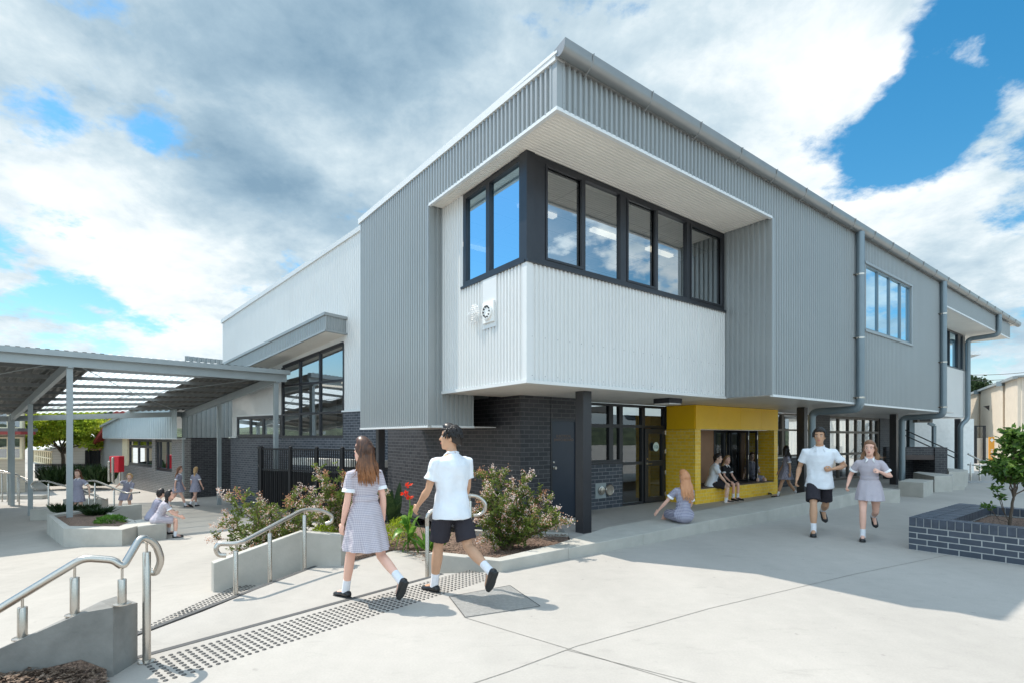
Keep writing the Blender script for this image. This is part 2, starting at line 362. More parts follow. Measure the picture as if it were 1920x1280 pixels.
# middle step tread between the two nosings
tr=MB(); tr.prism([(-3.55,4.3),(B1.x-.02,B1.y-.1),(B2.x+.1,B2.y-.05),(-.3,6.6),(-1.2,8.4),(-1.9,8.6),(-2.45,7.6),(-2.79,7.35),(-3.22,5.4)],-.9,-.15)
tag(tr.build('step',M['pave']),kind='structure')
# nosing strips
def strip(a,b,z,w,name,label):
    m=MB(); d=(b-a).normalized(); n=V((-d.y,d.x,0))
    m.prism([tuple((a+n*.004)[:2]),tuple((b+n*.004)[:2]),tuple((b-n*w)[:2]),tuple((a-n*w)[:2])],z-.03,z+.004)
    return tag(m.build(name,M['nos']),label,'step nosing')
strip(B1,B2,0,.055,'step_nosing','dark grip strip along the edge of the top step, beside the tactile studs')
strip(V((-3.60,4.4,0)),V((-2.76,7.42,0)),-.15,.055,'step_nosing','dark grip strip along the lower step edge, below the three-post handrail')
# low wooded hills far beyond the houses
hm=MB(); n=180
ring=[(math.sin(i/n*2*math.pi),math.cos(i/n*2*math.pi)) for i in range(n)]
hh=[9+5*noise.noise(V((x*3,y*3,1.3)))+3.5*noise.noise(V((x*14,y*14,4)))+1.2*noise.noise(V((x*50,y*50,9))) for x,y in ring]
vs_=[]
for r_,f_ in ((170,0),(190,.75),(230,1.0),(330,.4)): vs_ += [(x*r_,y*r_,-3+h*f_) for (x,y),h in zip(ring,hh)]
hm.add(vs_,[(k*n+i,k*n+(i+1)%n,(k+1)*n+(i+1)%n,(k+1)*n+i) for k in range(3) for i in range(n)])
tag(hm.build('hills',mat('wooded_hill',(.03,.05,.025),.9,0,.4,.3,bump=1,bscale=1.2,col2=(.07,.09,.045),bdist=1.0),smooth=True),kind='structure')
# saw cut joints in the paving
jt=MB()
def joint(pts,w=.007):
    for (p,q) in zip(pts[:-1],pts[1:]):
        a=G(*p); b=G(*q); d=(b-a).normalized(); n=V((-d.y,d.x,0))*w/2
        z=V((0,0,.003)); jt.quad(a-n+z,b-n+z,b+n+z,a+n+z)
joint([(871,1157),(1080,1220),(1330,1295)]); joint([(800,1310),(954,1258),(1080,1211),(1330,1140),(1600,1076),(1800,1035)])
joint([(1063,1218),(1500,1330)],.006)
joint([(1130,985),(1500,912),(1700,870)],.006)
M['joint']=mat('joint_filler',(.24,.225,.20),.9,0,.3,12); tag(jt.build('pavement_joints',M['joint']),kind='structure')
# tactile indicators: raised studs on their strips
def studs(o, d, n, rows, cols, z, name, label, skip=None, r=.0165, pitch=.056):
    root=thing(name,label,'tactile strip',(o.x,o.y,z if z is not None else zc(o.x,o.y)))
    pts=[]
    for i in range(cols):
        for j in range(rows):
            c=o+d*(i*pitch)+n*(j*pitch)
            if skip and skip(i,j,c): continue
            c.z=(z if z is not None else zc(c.x,c.y))+.001; pts.append(c)
    pts.sort(key=lambda c:c.length)
    prof=[(r,0),(r,.002),(r*.72,.006)]; o0=ORG[root.name]; first=None
    for c in pts[:100]:
        if first is None:
            m=MB(); m.lathe(o0,prof,seg=10); first=m.build('stud',M['stud'],root,smooth=True,angle=30); first.location=c-o0
        else:
            k=first.copy(); COL.objects.link(k); k.parent=root; k.location=c-o0
    m=MB()
    for c in pts[100:]: m.lathe(c,prof,seg=10)
    tag(m.build('studs',M['stud'],root,smooth=True,angle=30),kind='stuff'); return root
M['stud']=mat('stud_steel',(.12,.115,.11),.4,.7,.1,30)
nB=V((bd.y,-bd.x,0))
cov=[G(842,1118),G(956,1097),G(1013,1136),G(872,1157)]
def inpoly(p,poly):
    c=False; n=len(poly)
    for i in range(n):
        a=poly[i]; b=poly[(i+1)%n]
        if (a.y>p.y)!=(b.y>p.y) and p.x<(b.x-a.x)*(p.y-a.y)/(b.y-a.y)+a.x: c=not c
    return c
studs(B1+bd*.08+nB*.17,bd,nB,9,62,0,'tactile_paving','long strip of dark warning studs along the top step edge, under the walking pair',skip=lambda i,j,c: inpoly(c,cov))
q0=GC(262,1203); q1=GC(412,1128); dd=(q1-q0); dd.z=0; dd.normalize()
studs(q0,dd,V((-dd.y,dd.x,0)),5,34,None,'tactile_paving','narrow strip of warning studs at the foot of the steps, by the sloping concrete wall')
m=MB(); m.prism([tuple(c[:2]) for c in cov],-.01,.004); tag(m.build('access_cover',M['plate']),"square steel access cover let into the paving in the man's shadow",'cover')
fr=MB()
for i in range(4):
    a=cov[i]; b=cov[(i+1)%4]; d=(b-a).normalized(); n=V((-d.y,d.x,0)); fr.quad(a-n*.006+V((0,0,.0055)),b-n*.006+V((0,0,.0055)),b+n*.004+V((0,0,.0055)),a+n*.004+V((0,0,.0055)))
fr.build('cover_frame',M['nos'],bpy.data.objects['access_cover'])
# ------------------------------------------------------------ cladding with real ribs
def clad(mb, O, d, n, s0, s1, zb, zt, pitch=.1, depth=.034):
    fb=zb if callable(zb) else (lambda s:zb); ft=zt if callable(zt) else (lambda s:zt)
    L_=s1-s0; k=max(1,round(L_/pitch)); p=L_/k; prof=[]
    for i in range(k):
        b=s0+i*p; prof += [(b,0),(b+.42*p,0),(b+.54*p,depth),(b+.88*p,depth)]
    prof.append((s1,0)); vs=[]; fs=[]
    for s,h in prof:
        q=O+d*s+n*h; vs += [(q.x,q.y,fb(s)),(q.x,q.y,ft(s))]
    m=len(prof)
    for i in range(m-1): fs.append((2*i,2*i+2,2*i+3,2*i+1))
    mb.add(vs,fs); return mb
def soff(mb, a0,a1,b0,b1,z,pitch=.06,depth=.009,fr=bp):        # ribs along the first axis
    k=max(1,round((b1-b0)/pitch)); p=(b1-b0)/k; prof=[]
    for i in range(k):
        b=b0+i*p; prof += [(b,0),(b+.4*p,0),(b+.5*p,depth),(b+.9*p,depth)]
    prof.append((b1,0)); vs=[]
    for b,h in prof: vs += [fr(a0,b,z-h),fr(a1,b,z-h)]
    mb.add(vs,[(2*i,2*i+1,2*i+3,2*i+2) for i in range(len(prof)-1)]); return mb
def abox(mb,a0,a1,b0,b1,z0,z1,fr=bp):
    mb.hexa([fr(a0,b0,z0),fr(a1,b0,z0),fr(a1,b1,z0),fr(a0,b1,z0)],[fr(a0,b0,z1),fr(a1,b0,z1),fr(a1,b1,z1),fr(a0,b1,z1)]); return mb
def quadwin(parent, a0,a1,z0,z1,b, mull, trans=(), gl='gl_up', fw=.06, fd=.09, axis='a', fmat='frame', outer=None, name='window', fr=bp, sash=()):
    """framed window lying in a wall: frame object with pane children. axis 'a' = wall runs along u at depth b; 'b' = wall runs along v"""
    f=MB(); ow=outer or fw
    def bx(m,s0,s1,y0,y1,za,zb):
        if axis=='a': abox(m,s0,s1,y0,y1,za,zb,fr)
        else: abox(m,y0,y1,s0,s1,za,zb,fr)
    y0,y1=b-.012,b+fd
    bx(f,a0,a1,y0,y1,z0,z0+ow); bx(f,a0,a1,y0,y1,z1-ow,z1)
    bx(f,a0,a0+ow,y0+.001,y1,z0+ow,z1-ow); bx(f,a1-ow,a1,y0+.001,y1,z0+ow,z1-ow)
    xs=[a0+ow]
    for q in mull:
        c,w=(q if isinstance(q,tuple) else (q,fw)); bx(f,c-w/2,c+w/2,y0+.002,y1,z0+ow,z1-ow); xs += [c-w/2,c+w/2]
    xs.append(a1-ow)
    zs=[z0+ow]
    for t in trans: zs += [t-fw/2,t+fw/2]
    zs.append(z1-ow)
    for t in trans:
        for i in range(0,len(xs),2): bx(f,xs[i],xs[i+1],y0+.003,y1,t-fw/2,t+fw/2)
    for i in sash:                        # opening sashes: an inner frame
        s0,s1=xs[2*i],xs[2*i+1]; w=.035
        bx(f,s0,s1,y0-.012,y0+.03,zs[0],zs[0]+w); bx(f,s0,s1,y0-.012,y0+.03,zs[-1]-w,zs[-1]); bx(f,s0,s0+w,y0-.013,y0+.03,zs[0]+w,zs[-1]-w); bx(f,s1-w,s1,y0-.013,y0+.03,zs[0]+w,zs[-1]-w)
    ob=f.build(name,M[fmat],parent)
    for i in range(0,len(xs),2):
        for j in range(0,len(zs),2):
            g=MB(); c=b+fd*.4
            if axis=='a': g.quad(fr(xs[i],c,zs[j]),fr(xs[i+1],c,zs[j]),fr(xs[i+1],c,zs[j+1]),fr(xs[i],c,zs[j+1]))
            else: g.quad(fr(c,xs[i+1],zs[j]),fr(c,xs[i],zs[j]),fr(c,xs[i],zs[j+1]),fr(c,xs[i+1],zs[j+1]))
            g.build('pane',M[gl],ob)
    return ob
Z0=2.48; ZS=5.89; ZR=6.50; ZG=1.87
SB=thing('school_building','two-storey school block in grey and white ribbed cladding over dark brick','building',tuple(bp(0,0,0)))
top=lambda s: ZR+.025*s
# grey cladding, left face: band over the corner window, then full height
m=MB()
clad(m,bp(0,0),W,-U,.02,3.49,ZS,top); clad(m,bp(0,0),W,-U,3.49,6.85,ZG,top)
split(m,'wall_cladding',M['grey'],SB)
m=MB()                                   # long right face
clad(m,bp(0,0),U,-W,.02,5.55,ZS,ZR)
clad(m,bp(0,0),U,-W,5.55,10.15,Z0,ZR); clad(m,bp(0,0),U,-W,10.15,13.42,Z0,4.30); clad(m,bp(0,0),U,-W,10.15,13.42,5.91,ZR); clad(m,bp(0,0),U,-W,13.42,16.6,Z0,ZR)
clad(m,bp(0,0),U,-W,16.6,26.05,ZS,ZR)
split(m,'wall_cladding',M['grey'],SB)
m=MB()                                   # returns
clad(m,bp(5.55,.984),-W,-U,0,.984,Z0,ZS,pitch=.11,depth=.028)
clad(m,bp(0,3.49),U,-W,0,.288,Z0,ZS,pitch=.096,depth=.025); clad(m,bp(0,3.49),U,-W,0,.957,ZG,Z0,pitch=.096,depth=.025)
clad(m,bp(16.6,0),W,U,0,.984,Z0,ZS); clad(m,bp(26.05,0),W,U,0,8.8,ZS,top)
abox(m,.94,.957,3.5,6.85,ZG,Z0); 
m.quad(bp(.0,6.85,ZG),bp(3.6,6.85,ZG),bp(3.6,6.85,6.67),bp(0,6.85,6.67))
split(m,'wall_cladding',M['grey'],SB)
# white box
m=MB(); clad(m,bp(.288,.984),U,-W,.02,5.262,Z0+.03,4.27,.085,.024); clad(m,bp(.288,.984),W,-U,.02,1.80,Z0+.03,4.27,.085,.026); clad(m,bp(.288,.984),W,-U,1.80,2.51,Z0+.03,ZS,.085,.026)
clad(m,bp(16.6,.984),U,-W,0,7.2,Z0+.03,4.40); clad(m,bp(23.8,.984),W,U,0,7.5,Z0,ZS)
split(m,'white_cladding',M['white'],SB)
# rows of roofing screws on the near sheets
sm_=MB(); sm_.lathe(C0,[(.007,0),(.007,.003),(.003,.006)],seg=6,axis=-W); sc0=None
for (b_s,a0_s,a1_s,zs_s,st_) in ((.984,.308,5.55,(Z0+.10,3.15),3),(0,.02,5.55,(ZS+.09,),2)):
    k=round((a1_s-a0_s)/(.085 if b_s else .1)); p_s=(a1_s-a0_s)/k
    for i in range(0,k,st_):
        for z_ in zs_s:
            c=bp(a0_s+(i+.71)*p_s,b_s-(.024 if b_s else .034),z_)
            if sc0 is None: sc0=sm_.build('screw',M['gutter'],SB); sc0.location=c-C0
            else:
                q_=sc0.copy(); COL.objects.link(q_); q_.parent=SB; q_.location=c-C0
# corner flashings and edge trims
t=MB()
def vtrim(m,a,b,z0,z1,w=.07,pr=.026):     # L-shaped outside corner
    abox(m,a-pr,a+w,b-pr,b-pr+.004,z0,z1); abox(m,a-pr,a-pr+.004,b-pr+.004,b+w,z0,z1)
vtrim(t,0,0,ZS,ZR); abox(t,-.026,-.004,3.455,3.53,ZG,ZS); abox(t,-.026,.05,3.46,3.486,ZG,ZS)
abox(t,5.52,5.60,-.028,-.004,Z0,ZS); abox(t,5.522,5.545,-.004,.05,Z0,ZS); abox(t,-.024,-.004,6.78,6.87,ZG,top(6.85)); abox(t,16.53,16.63,-.028,-.004,Z0,ZS)
split(t,'corner_trim',M['grey'],SB)
t=MB(); vtrim(t,.288,.984,Z0,4.24); abox(t,.255,.287,3.47,3.50,Z0+.04,ZS)
abox(t,.24,5.56,.935,.983,Z0-.02,Z0+.03); abox(t,.24,.287,.983,3.50,Z0-.02,Z0+.03)
abox(t,16.6,23.85,.935,.983,Z0-.02,Z0+.03)
split(t,'base_trim',M['white'],SB)
t=MB()
abox(t,-.034,5.52,-.034,.02,ZS-.035,ZS+.012); abox(t,-.034,.02,.02,3.46,ZS-.035,ZS+.012)
abox(t,-.034,.03,3.49,6.88,ZG-.03,ZG+.01); abox(t,.03,.957,3.455,3.49,ZG-.03,ZG+.01)
abox(t,5.53,16.62,-.034,.02,Z0-.035,Z0+.01); abox(t,16.62,26.07,-.034,.02,ZS-.035,ZS+.012)
split(t,'edge_trim',M['trim'],SB)
# roof with light barge capping down the rake
r=MB(); z=lambda b:6.585+.025*b
q=[bp(-.06,-.06,z(0)-.03),bp(27.2,-.06,z(0)-.03),bp(27.2,8.9,z(8.9)-.03),bp(2.5,8.9,z(8.9)-.03),bp(2.5,6.84,z(6.84)-.03),bp(-.0,6.84,z(6.84)-.03)]; r.prism([tuple(c[:2]) for c in q],[c.z for c in q],[c.z+.03 for c in q])
rf=r.build('roof',M['trim'],SB)
r=MB(); r.hexa([bp(-.05,-.02,ZR-.01),bp(.12,-.02,ZR-.01),bp(.12,6.95,top(6.95)-.01),bp(-.05,6.95,top(6.95)-.01)],[bp(-.05,-.02,ZR+.11),bp(.12,-.02,ZR+.13),bp(.12,6.95,top(6.95)+.13),bp(-.05,6.95,top(6.95)+.11)])
r.build('barge_capping',M['white'],rf)
# gutter: half round, open on top, with strap brackets
gm_=MB(); prof=[]
for i in range(13):
    a=math.pi*(1.0+i/12*.88); prof.append((-.02+.0*i-.085+.105*math.cos(a)*-1*-1, 6.60+.125*math.sin(a)))
prof=[(-.005,6.64)]+[(-.105-.10*math.cos(math.pi*i/12)*-1, 6.62-.12*math.sin(math.pi*i/12)) for i in range(0,13)][::-1]
pr=[(-.005,6.62)]+[(-.105+.10*math.cos(math.pi*i/12), 6.62-.125*math.sin(math.pi*i/12)) for i in range(0,13)]
pr.append((-.212,6.665))
vs_=[bp(-.05,b,zq) for b,zq in pr]+[bp(27.2,b,zq) for b,zq in pr]; n=len(pr)
gm_.add(vs_,[(i,i+1,n+i+1,n+i) for i in range(n-1)])
gm_.add([bp(-.05,b,zq) for b,zq in pr],[tuple(range(n))])
gm_.add([bp(27.2,b,zq) for b,zq in pr],[tuple(range(n))])
gu=gm_.build('gutter',M['gutter'],SB,smooth=True,angle=35)
br=MB(); br.tube([bp(0,-.02,6.44),bp(0,-.09,6.475),bp(0,-.17,6.52),bp(0,-.212,6.60),bp(0,-.222,6.67)],.009,seg=6)
brk=br.build('gutter_bracket',M['gutter'],gu)
for i in range(1,22):
    c=brk.copy(); COL.objects.link(c); c.parent=gu; c.location=U*(.45+i*1.22)
brk.location=U*.45
# soffits
s=MB(); soff(s,.03,5.52,.02,.984,ZS+.002); soff(s,.03,.28,.99,3.46,ZS+.002)
split(s,'soffit',M['soffit'],SB)
s=MB(); abox(s,16.62,26.0,.02,8,ZS-.01,ZS+.01)
abox(s,.288,5.56,.98,3.4,Z0-.015,Z0+.02); split(s,'soffit',M['soffit'],SB)
s=MB(); 
for i in range(9): abox(s,5.565+i*1.37,5.565+(i+1)*1.37-.006,.02,3.4,Z0-.012+.001*(i%2),Z0+.02)
abox(s,17.0,23.8,.99,8.2,Z0-.015,Z0+.02); abox(s,.0,1.5,3.5,6.85,ZG-.02,ZG+.0)
split(s,'soffit',M['soffit2'],SB)
# corner windows
wl=quadwin(SB,.984,2.78,4.27,ZS-.01,.30,[1.30,1.95] and [(2.02,.10)],gl='gl_skytint',axis='b',outer=.085)
quadwin(SB,.288,5.55,4.27,ZS-.01,.996,[(.50,.30),(1.47,.06),(2.42,.16),(3.33,.06),(4.30,.10)],gl='gl_up',outer=.075,sash=(1,3,5))
t=MB(); abox(t,.262,.42,.958,1.14,4.27,ZS-.012); abox(t,.255,5.60,.93,.99,4.235,4.275); abox(t,.245,.29,.99,2.80,4.235,4.275)
split(t,'window_sill',M['frame'],SB)
# upper window in the grey face
quadwin(SB,10.15,13.42,4.30,5.91,.0,[11.0,11.83,12.66],gl='gl_skytint',fw=.045,fd=.06,fmat='pipe')
t=MB(); abox(t,10.05,13.52,-.055,.0,5.91,5.965); abox(t,10.05,13.52,-.06,.0,4.24,4.295); abox(t,13.42,13.50,-.05,.0,4.295,5.91); abox(t,12.75,13.37,.035,.045,4.34,5.87)
split(t,'window_trim',M['grey'],SB)
quadwin(SB,17.0,23.5,4.40,ZS-.012,.99,[18.6,20.2,21.6,(22.9,.35)],gl='gl_skytint',fw=.07)
# brick ground storey
m=MB()
abox(m,1.558,1.80,2.774,8.95,-.4,Z0-.016)
abox(m,1.80,a_at(1032,2.774),2.774,3.0,-.1,Z0-.016); aD0=a_at(1033,2.774); aD1=a_at(1079,2.774)+.02
abox(m,aD1+.04,3.45,2.774,3.0,-.1,Z0-.016); abox(m,aD0-.002,aD1+.04,2.774,3.0,2.02,Z0-.016)
abox(m,1.8,9.0,8.7,8.95,-.4,5.9)
split(m,'brick_wall',M['dbrick'],SB)
m=MB(); a2=5.1; abox(m,3.45,a2,3.354,3.56,0,1.03); split(m,'brick_wall',M['bbrick'],SB)
m=MB(); abox(m,3.45,a2+.02,3.335,3.57,1.03,1.07); split(m,'window_sill',M['frame'],SB)
# electrical door
dm=MB(); abox(dm,aD0+.03,aD1,2.80,2.85,.02,1.99); M['bluedoor']=mat('blue_grey_door',(.028,.038,.056),.3,.2,.06,2)
d=dm.build('door',M['bluedoor'],SB); d['label']='blue-grey steel switchboard door'
fm=MB(); abox(fm,aD0-.01,aD0+.03,2.765,2.86,0,2.03); abox(fm,aD1,aD1+.04,2.765,2.86,0,2.03); abox(fm,aD0+.03,aD1,2.765,2.86,1.99,2.03); fm.build('door_frame',M['frame'],SB)
h=MB(); 
for zz_ in (1.05,1.16): h.lathe(bp(aD0+.09,2.80,zz_),[(.028,0),(.028,.012),(.014,.014),(.014,.05),(.03,.055),(.03,.075)] if zz_<1.1 else [(.02,0),(.02,.012),(.008,.014)],seg=14,axis=-W)
h.build('door_handle',M['steel'],d,smooth=True,angle=40)
def text(body,size,loc,xdir,name,m,parent,normal=None,ext=.001,align='CENTER'):
    cu=bpy.data.curves.new(name,'FONT'); cu.body=body; cu.size=size; cu.extrude=ext; cu.align_x=align; cu.space_line=1.0
    ob=bpy.data.objects.new('tmp',cu); COL.objects.link(ob); bpy.context.view_layer.update()
    me=bpy.data.meshes.new_from_object(ob.evaluated_get(bpy.context.evaluated_depsgraph_get())); bpy.data.objects.remove(ob)
    x=V(xdir).normalized(); n=V(normal).normalized(); y=n.cross(x)
    R=Matrix((x,y,n)).transposed().to_4x4(); R.translation=V(loc)-ORG.get(parent.name,V((0,0,0))); me.transform(R)
    me.materials.clear(); me.materials.append(m); o=bpy.data.objects.new(name,me); COL.objects.link(o); o.parent=parent; return o
M['letter']=mat('brown_lettering',(.20,.13,.09),.5)
text('ELECTRICAL\nSWITCHBOARD',.075,bp((aD0+aD1)/2+.02,2.797,1.66),U,'lettering',M['letter'],d,-W)
# glazed entry beside it
b_=3.40
quadwin(SB,3.45,a2,1.07,Z0-.02,b_,[(4.75,.14)],[1.93],gl='gl_low',fw=.08,outer=.06)
aE=6.81
quadwin(SB,a2,5.93,0.0,Z0-.02,b_,[],[1.02,1.93],gl='gl_low',fw=.07,outer=.06)
quadwin(SB,5.93,aE,1.90,Z0-.02,b_,[],gl='gl_low',fw=.06,outer=.06)
dr=quadwin(SB,5.95,aE-.03,0.02,1.88,b_-.03,[],[1.0],gl='gl_low',fw=.13,outer=.13,name='door')
dr['label']='glazed door with a round number disc'
m=MB(); dc=bp(6.36,b_-.055,1.42); m.lathe(dc,[(.115,0),(.115,.006)],seg=28,axis=-W); M['disc']=mat('pale_green_disc',(.72,.84,.78),.5)
m.build('number_disc',M['disc'],dr); M['num']=mat('grey_green_lettering',(.13,.26,.27),.5)
text('106',.125,bp(6.36,b_-.063,1.375),U,'number',M['num'],dr,-W)
h=MB(); h.lathe(bp(6.02,b_-.045,1.0),[(.025,0),(.025,.012),(.01,.014),(.01,.05)],axis=-W); h.tube([bp(6.02,b_-.09,1.0),bp(6.15,b_-.09,.995)],.009,8); h.lathe(bp(6.02,b_-.045,1.12),[(.022,0),(.022,.012)],axis=-W)
h.build('door_handle',M['steel'],dr,smooth=True,angle=40)
for zz_ in (.2,.75,1.3,1.78):
    h=MB(); abox(h,aE-.115,aE-.075,b_-.07,b_-.045,zz_-.05,zz_+.05); h.tube([bp(aE-.07,b_-.075,zz_-.06),bp(aE-.07,b_-.075,zz_+.06)],.011,8); h.build('hinge',M['steel'],dr)
m=MB(); abox(m,6.42,6.66,b_+.35,b_+.38,0,2.2); split(m,'tan_panel',M['tan'],SB)
# vent pipe pair on the low brick wall
vb=thing('wall_vent','round steel wall vent with its hinged cap on the low brick wall','vent',tuple(bp(4.55,3.35,.42)))
m=MB(); abox(m,4.17,4.52,3.34,3.353,.25,.60); m.build('backing_plate',M['canopy'],vb)
m=MB(); m.lathe(bp(4.35,3.34,.43),[(.10,0),(.10,.03),(.075,.035),(.075,.06),(.03,.065)],seg=20,axis=-W); m.build('outlet',M['steel'],vb,smooth=True,angle=35)
m=MB(); m.lathe(bp(4.62,3.33,.43),[(.13,0),(.135,.02),(.12,.04),(.115,.035),(.02,.03)],seg=24,axis=-W); m.build('cap',M['steel'],vb,smooth=True,angle=35)
# yellow alcove
yA,yB=6.81,10.94; yb=2.51; oA,oB=7.04,10.73; oz0,oz1=.39,1.87
m=MB()
abox(m,yA,oA,yb,3.40,0,1.86); abox(m,oB,yB,yb,3.40,0,1.86); abox(m,oA,oB,yb,3.40,0,.36)
split(m,'yellow_brick_wall',M['ybrick'],SB)
m=MB(); xs_=[yA]+[a_at(p,yb) for p in (1345.5,1388,1427)]+[yB]
for i in range(4): abox(m,xs_[i]+.004,xs_[i+1]-.004,yb-.012,yb+.02,1.865,Z0-.02)
abox(m,yA-.012,yA+.01,yb-.012+.03,3.34,1.865,Z0-.02); split(m,'yellow_panel',M['ypanel'],SB)
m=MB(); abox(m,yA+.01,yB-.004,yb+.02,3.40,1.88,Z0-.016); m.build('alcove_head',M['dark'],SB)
m=MB(); abox(m,oA,oB,yb+.02,4.4,.36,.39); M['seat']=mat('dark_seat_top',(.10,.075,.065),.5); m.build('alcove_seat',M['seat'],SB)
m=MB(); bk=3.36; abox(m,oA,a_at(1338,bk),bk,bk+.04,.39,1.87); abox(m,a_at(1405,bk),a_at(1416,bk),bk+.3,bk+.34,.39,1.87); split(m,'tan_panel',M['tan'],SB)
aw0=a_at(1338,bk)
quadwin(SB,aw0,oB-.75,.39,1.87,bk,[(aw0+.55,.08)],gl='gl_low',fw=.07)
# folded door leaves standing out from the opening
for k,(px) in enumerate((1379.5,1396.5)):
    a=a_at(px,3.1); f=quadwin(SB,2.72,3.36,.40,1.85,a,[],gl='gl_low',fw=.05,fd=.045,axis='b',outer=.06,name='folding_door')
    for zz_ in (.55,1.1,1.65):
        h=MB(); h.tube([bp(a-.02,2.71,zz_-.06),bp(a-.02,2.71,zz_+.06)],.013,8); h.build('hinge',M['steel'],f)
m=MB(); abox(m,oA,oB,2.62,2.70,1.845,1.87); m.build('door_track',M['steel'],SB)
# beyond the alcove
aW=yB
a1=a_at(1529,3.36); 
m=MB(); abox(m,aW,a1,3.354,3.56,0,1.0); abox(m,a1,a_at(1556,3.36),3.354,3.56,0,Z0-.016); aX=a_at(1556,3.36); aY=a_at(1650,3.36); aZ=a_at(1692,3.36)
abox(m,aY,aZ,3.354,3.56,0,Z0-.016); split(m,'brick_wall',M['dbrick'],SB)
quadwin(SB,aW,a1,1.0,Z0-.02,3.40,[(a_at(1468,3.4),.16),a_at(1500,3.4)],[1.9],gl='gl_mid',fmat='frame2')
m=MB(); abox(m,aW,a1,3.32,3.40,.97,1.0); split(m,'window_sill',M['trim'],SB)
mm=[aX+(aY-aX)*k for k in (.18,.36,.52,.68,.84)]
quadwin(SB,aX,aY,0,Z0-.02,3.40,mm,[1.0,1.85],gl='gl_mid',fmat='frame2',fw=.09)
# columns
col=[]

for px,c_ in ((1094,None),(1504,None),(1676,None),(1796,None)):
    a=a_at(px,1.5); m=MB(); abox(m,a-.10,a+.10,1.4,1.6,-.05,Z0-.016); m.build('column',M['post'],SB,bevel=.006)
m=MB(); abox(m,.32,.48,6.62,6.78,-.8,ZG-.02); m.build('column',M['post'],SB)
# downpipes
def pipe(pts,name='downpipe',r=.088,parent=SB,mt='pipe'):
    pts=[V(p) for p in pts]; q=[pts[0]]
    for i in range(1,len(pts)-1):
        a=(pts[i-1]-pts[i]).normalized(); b=(pts[i+1]-pts[i]).normalized(); rr=min(.17,(pts[i-1]-pts[i]).length*.45,(pts[i+1]-pts[i]).length*.45)
        for k in range(7):
            t_=k/6; q.append(pts[i]+a*rr*(1-t_)**2+b*rr*t_**2)
    q.append(pts[-1]); m=MB(); m.tube(q,r,seg=18); return m.build(name,M[mt],parent,smooth=True,angle=50)
aP=a_at(1613,-.13); p1=pipe([bp(aP,-.13,6.5),bp(aP,-.13,2.33),bp(aP,.95,2.30),bp(aP+.0,.95,0)])
aP2=a_at(1769,-.13); p2=pipe([bp(aP2,-.13,6.5),bp(aP2,-.13,2.33),bp(aP2,.95,2.30),bp(aP2,.95,0)])
aP3=a_at(1873,-.13); p3=pipe([bp(aP3,-.13,6.5),bp(aP3,-.13,5.72),bp(aP3,.82,5.68),bp(aP3,.82,2.4),bp(aP3-.25,1.0,2.15),bp(aP3-.25,1.0,0)])
for p_,a in ((p1,aP),(p2,aP2)):
    for zz_ in (2.6,4.0,5.5):
        m=MB(); abox(m,a-.13,a+.02,-.04,-.02,zz_-.015,zz_+.015); m.lathe(bp(a,-.13,zz_-.02),[(.094,0),(.094,.04)],seg=18); m.build('pipe_strap',M['steel'],p_)
# interiors
m=MB(); abox(m,.5,23.6,1.2,6.7,2.95,3.05); abox(m,.4,26,6.6,6.7,3.06,5.88); abox(m,5.9,6.0,.2,6.59,3.06,5.75); abox(m,15.5,15.6,.2,6.59,3.06,5.75)
split(m,'interior_wall',M['room'],SB)
def ceil_mat():
    m=brick('ceiling_tiles',(.60,.585,.54),(.60,.585,.54),(.25,.24,.22),w=1.2,h=.6,mw=.03,bump=0); m.node_tree.nodes['Brick Texture'].offset=0; return m
m=MB(); abox(m,.45,23.5,1.1,6.59,5.76,5.80); m.build('ceiling',ceil_mat(),SB)
lampz=[(1.5,2.2),(3.3,2.2),(5.0,2.2),(1.5,4.4),(3.3,4.4),(5.0,4.4)]
lab=['nearest the corner','in the middle of the front row','at the far end of the front row','back row nearest the side window','back row middle','back row far end']
for (a,b),l in zip(lampz,lab):
    m=MB(); abox(m,a-.42,a+.42,b-.06,b+.06,5.70,5.755); o=m.build('ceiling_light',M['lamp']); tag(o,'lit ceiling strip behind the upper corner window, '+l,'ceiling light','strip lights in the upper classroom')
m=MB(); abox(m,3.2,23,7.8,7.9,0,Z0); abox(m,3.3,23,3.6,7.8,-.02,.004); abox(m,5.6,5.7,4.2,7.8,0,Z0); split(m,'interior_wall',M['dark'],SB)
# soffit light box over the entry
sf=thing('soffit_light','black square light fitting under the soffit by the glazed entry','light',tuple(bp(5.6,1.6,Z0)))
a=a_at(1252,1.7); m=MB(); abox(m,a-.22,a+.22,1.5,1.9,Z0-.115,Z0-.016); m.build('housing',M['frame'],sf,bevel=.01)
m=MB(); abox(m,a-.20,a+.20,1.52,1.88,Z0-.135,Z0-.116); m.build('diffuser',M['white2'],sf)
# vent terminal on the white side wall
ev=thing('flue_terminal','white round flue terminal on a flat plate on the white side wall','vent',tuple(bp(.25,2.0,3.7)))
m=MB(); abox(m,.255,.262,1.72,2.12,3.42,4.23); m.build('flat_panel',M['white'],ev)
m=MB(); abox(m,.225,.254,1.76,2.08,3.50,3.84); m.build('square_plate',M['white2'],ev,bevel=.004)
m=MB(); m.lathe(bp(.225,1.92,3.67),[(.13,0),(.13,.03),(.11,.035),(.11,.02)],seg=24,axis=-U); m.build('rim',M['white2'],ev,smooth=True,angle=30)
m=MB(); m.lathe(bp(.222,1.92,3.67),[(.09,0),(.09,.012),(.03,.014)],seg=20,axis=-U)
for k in range(10):
    an=2*math.pi*k/10; c=bp(.195,1.92,3.67)+W*.085*math.cos(an)+V((0,0,.085*math.sin(an))); m.lathe(c,[(.012,-.01),(.012,.012)],seg=6,axis=-U)
m.build('grille',M['black'],ev)
M['mesh']=mat('pale_mesh',(.75,.76,.76),.4,.2)
m=MB()
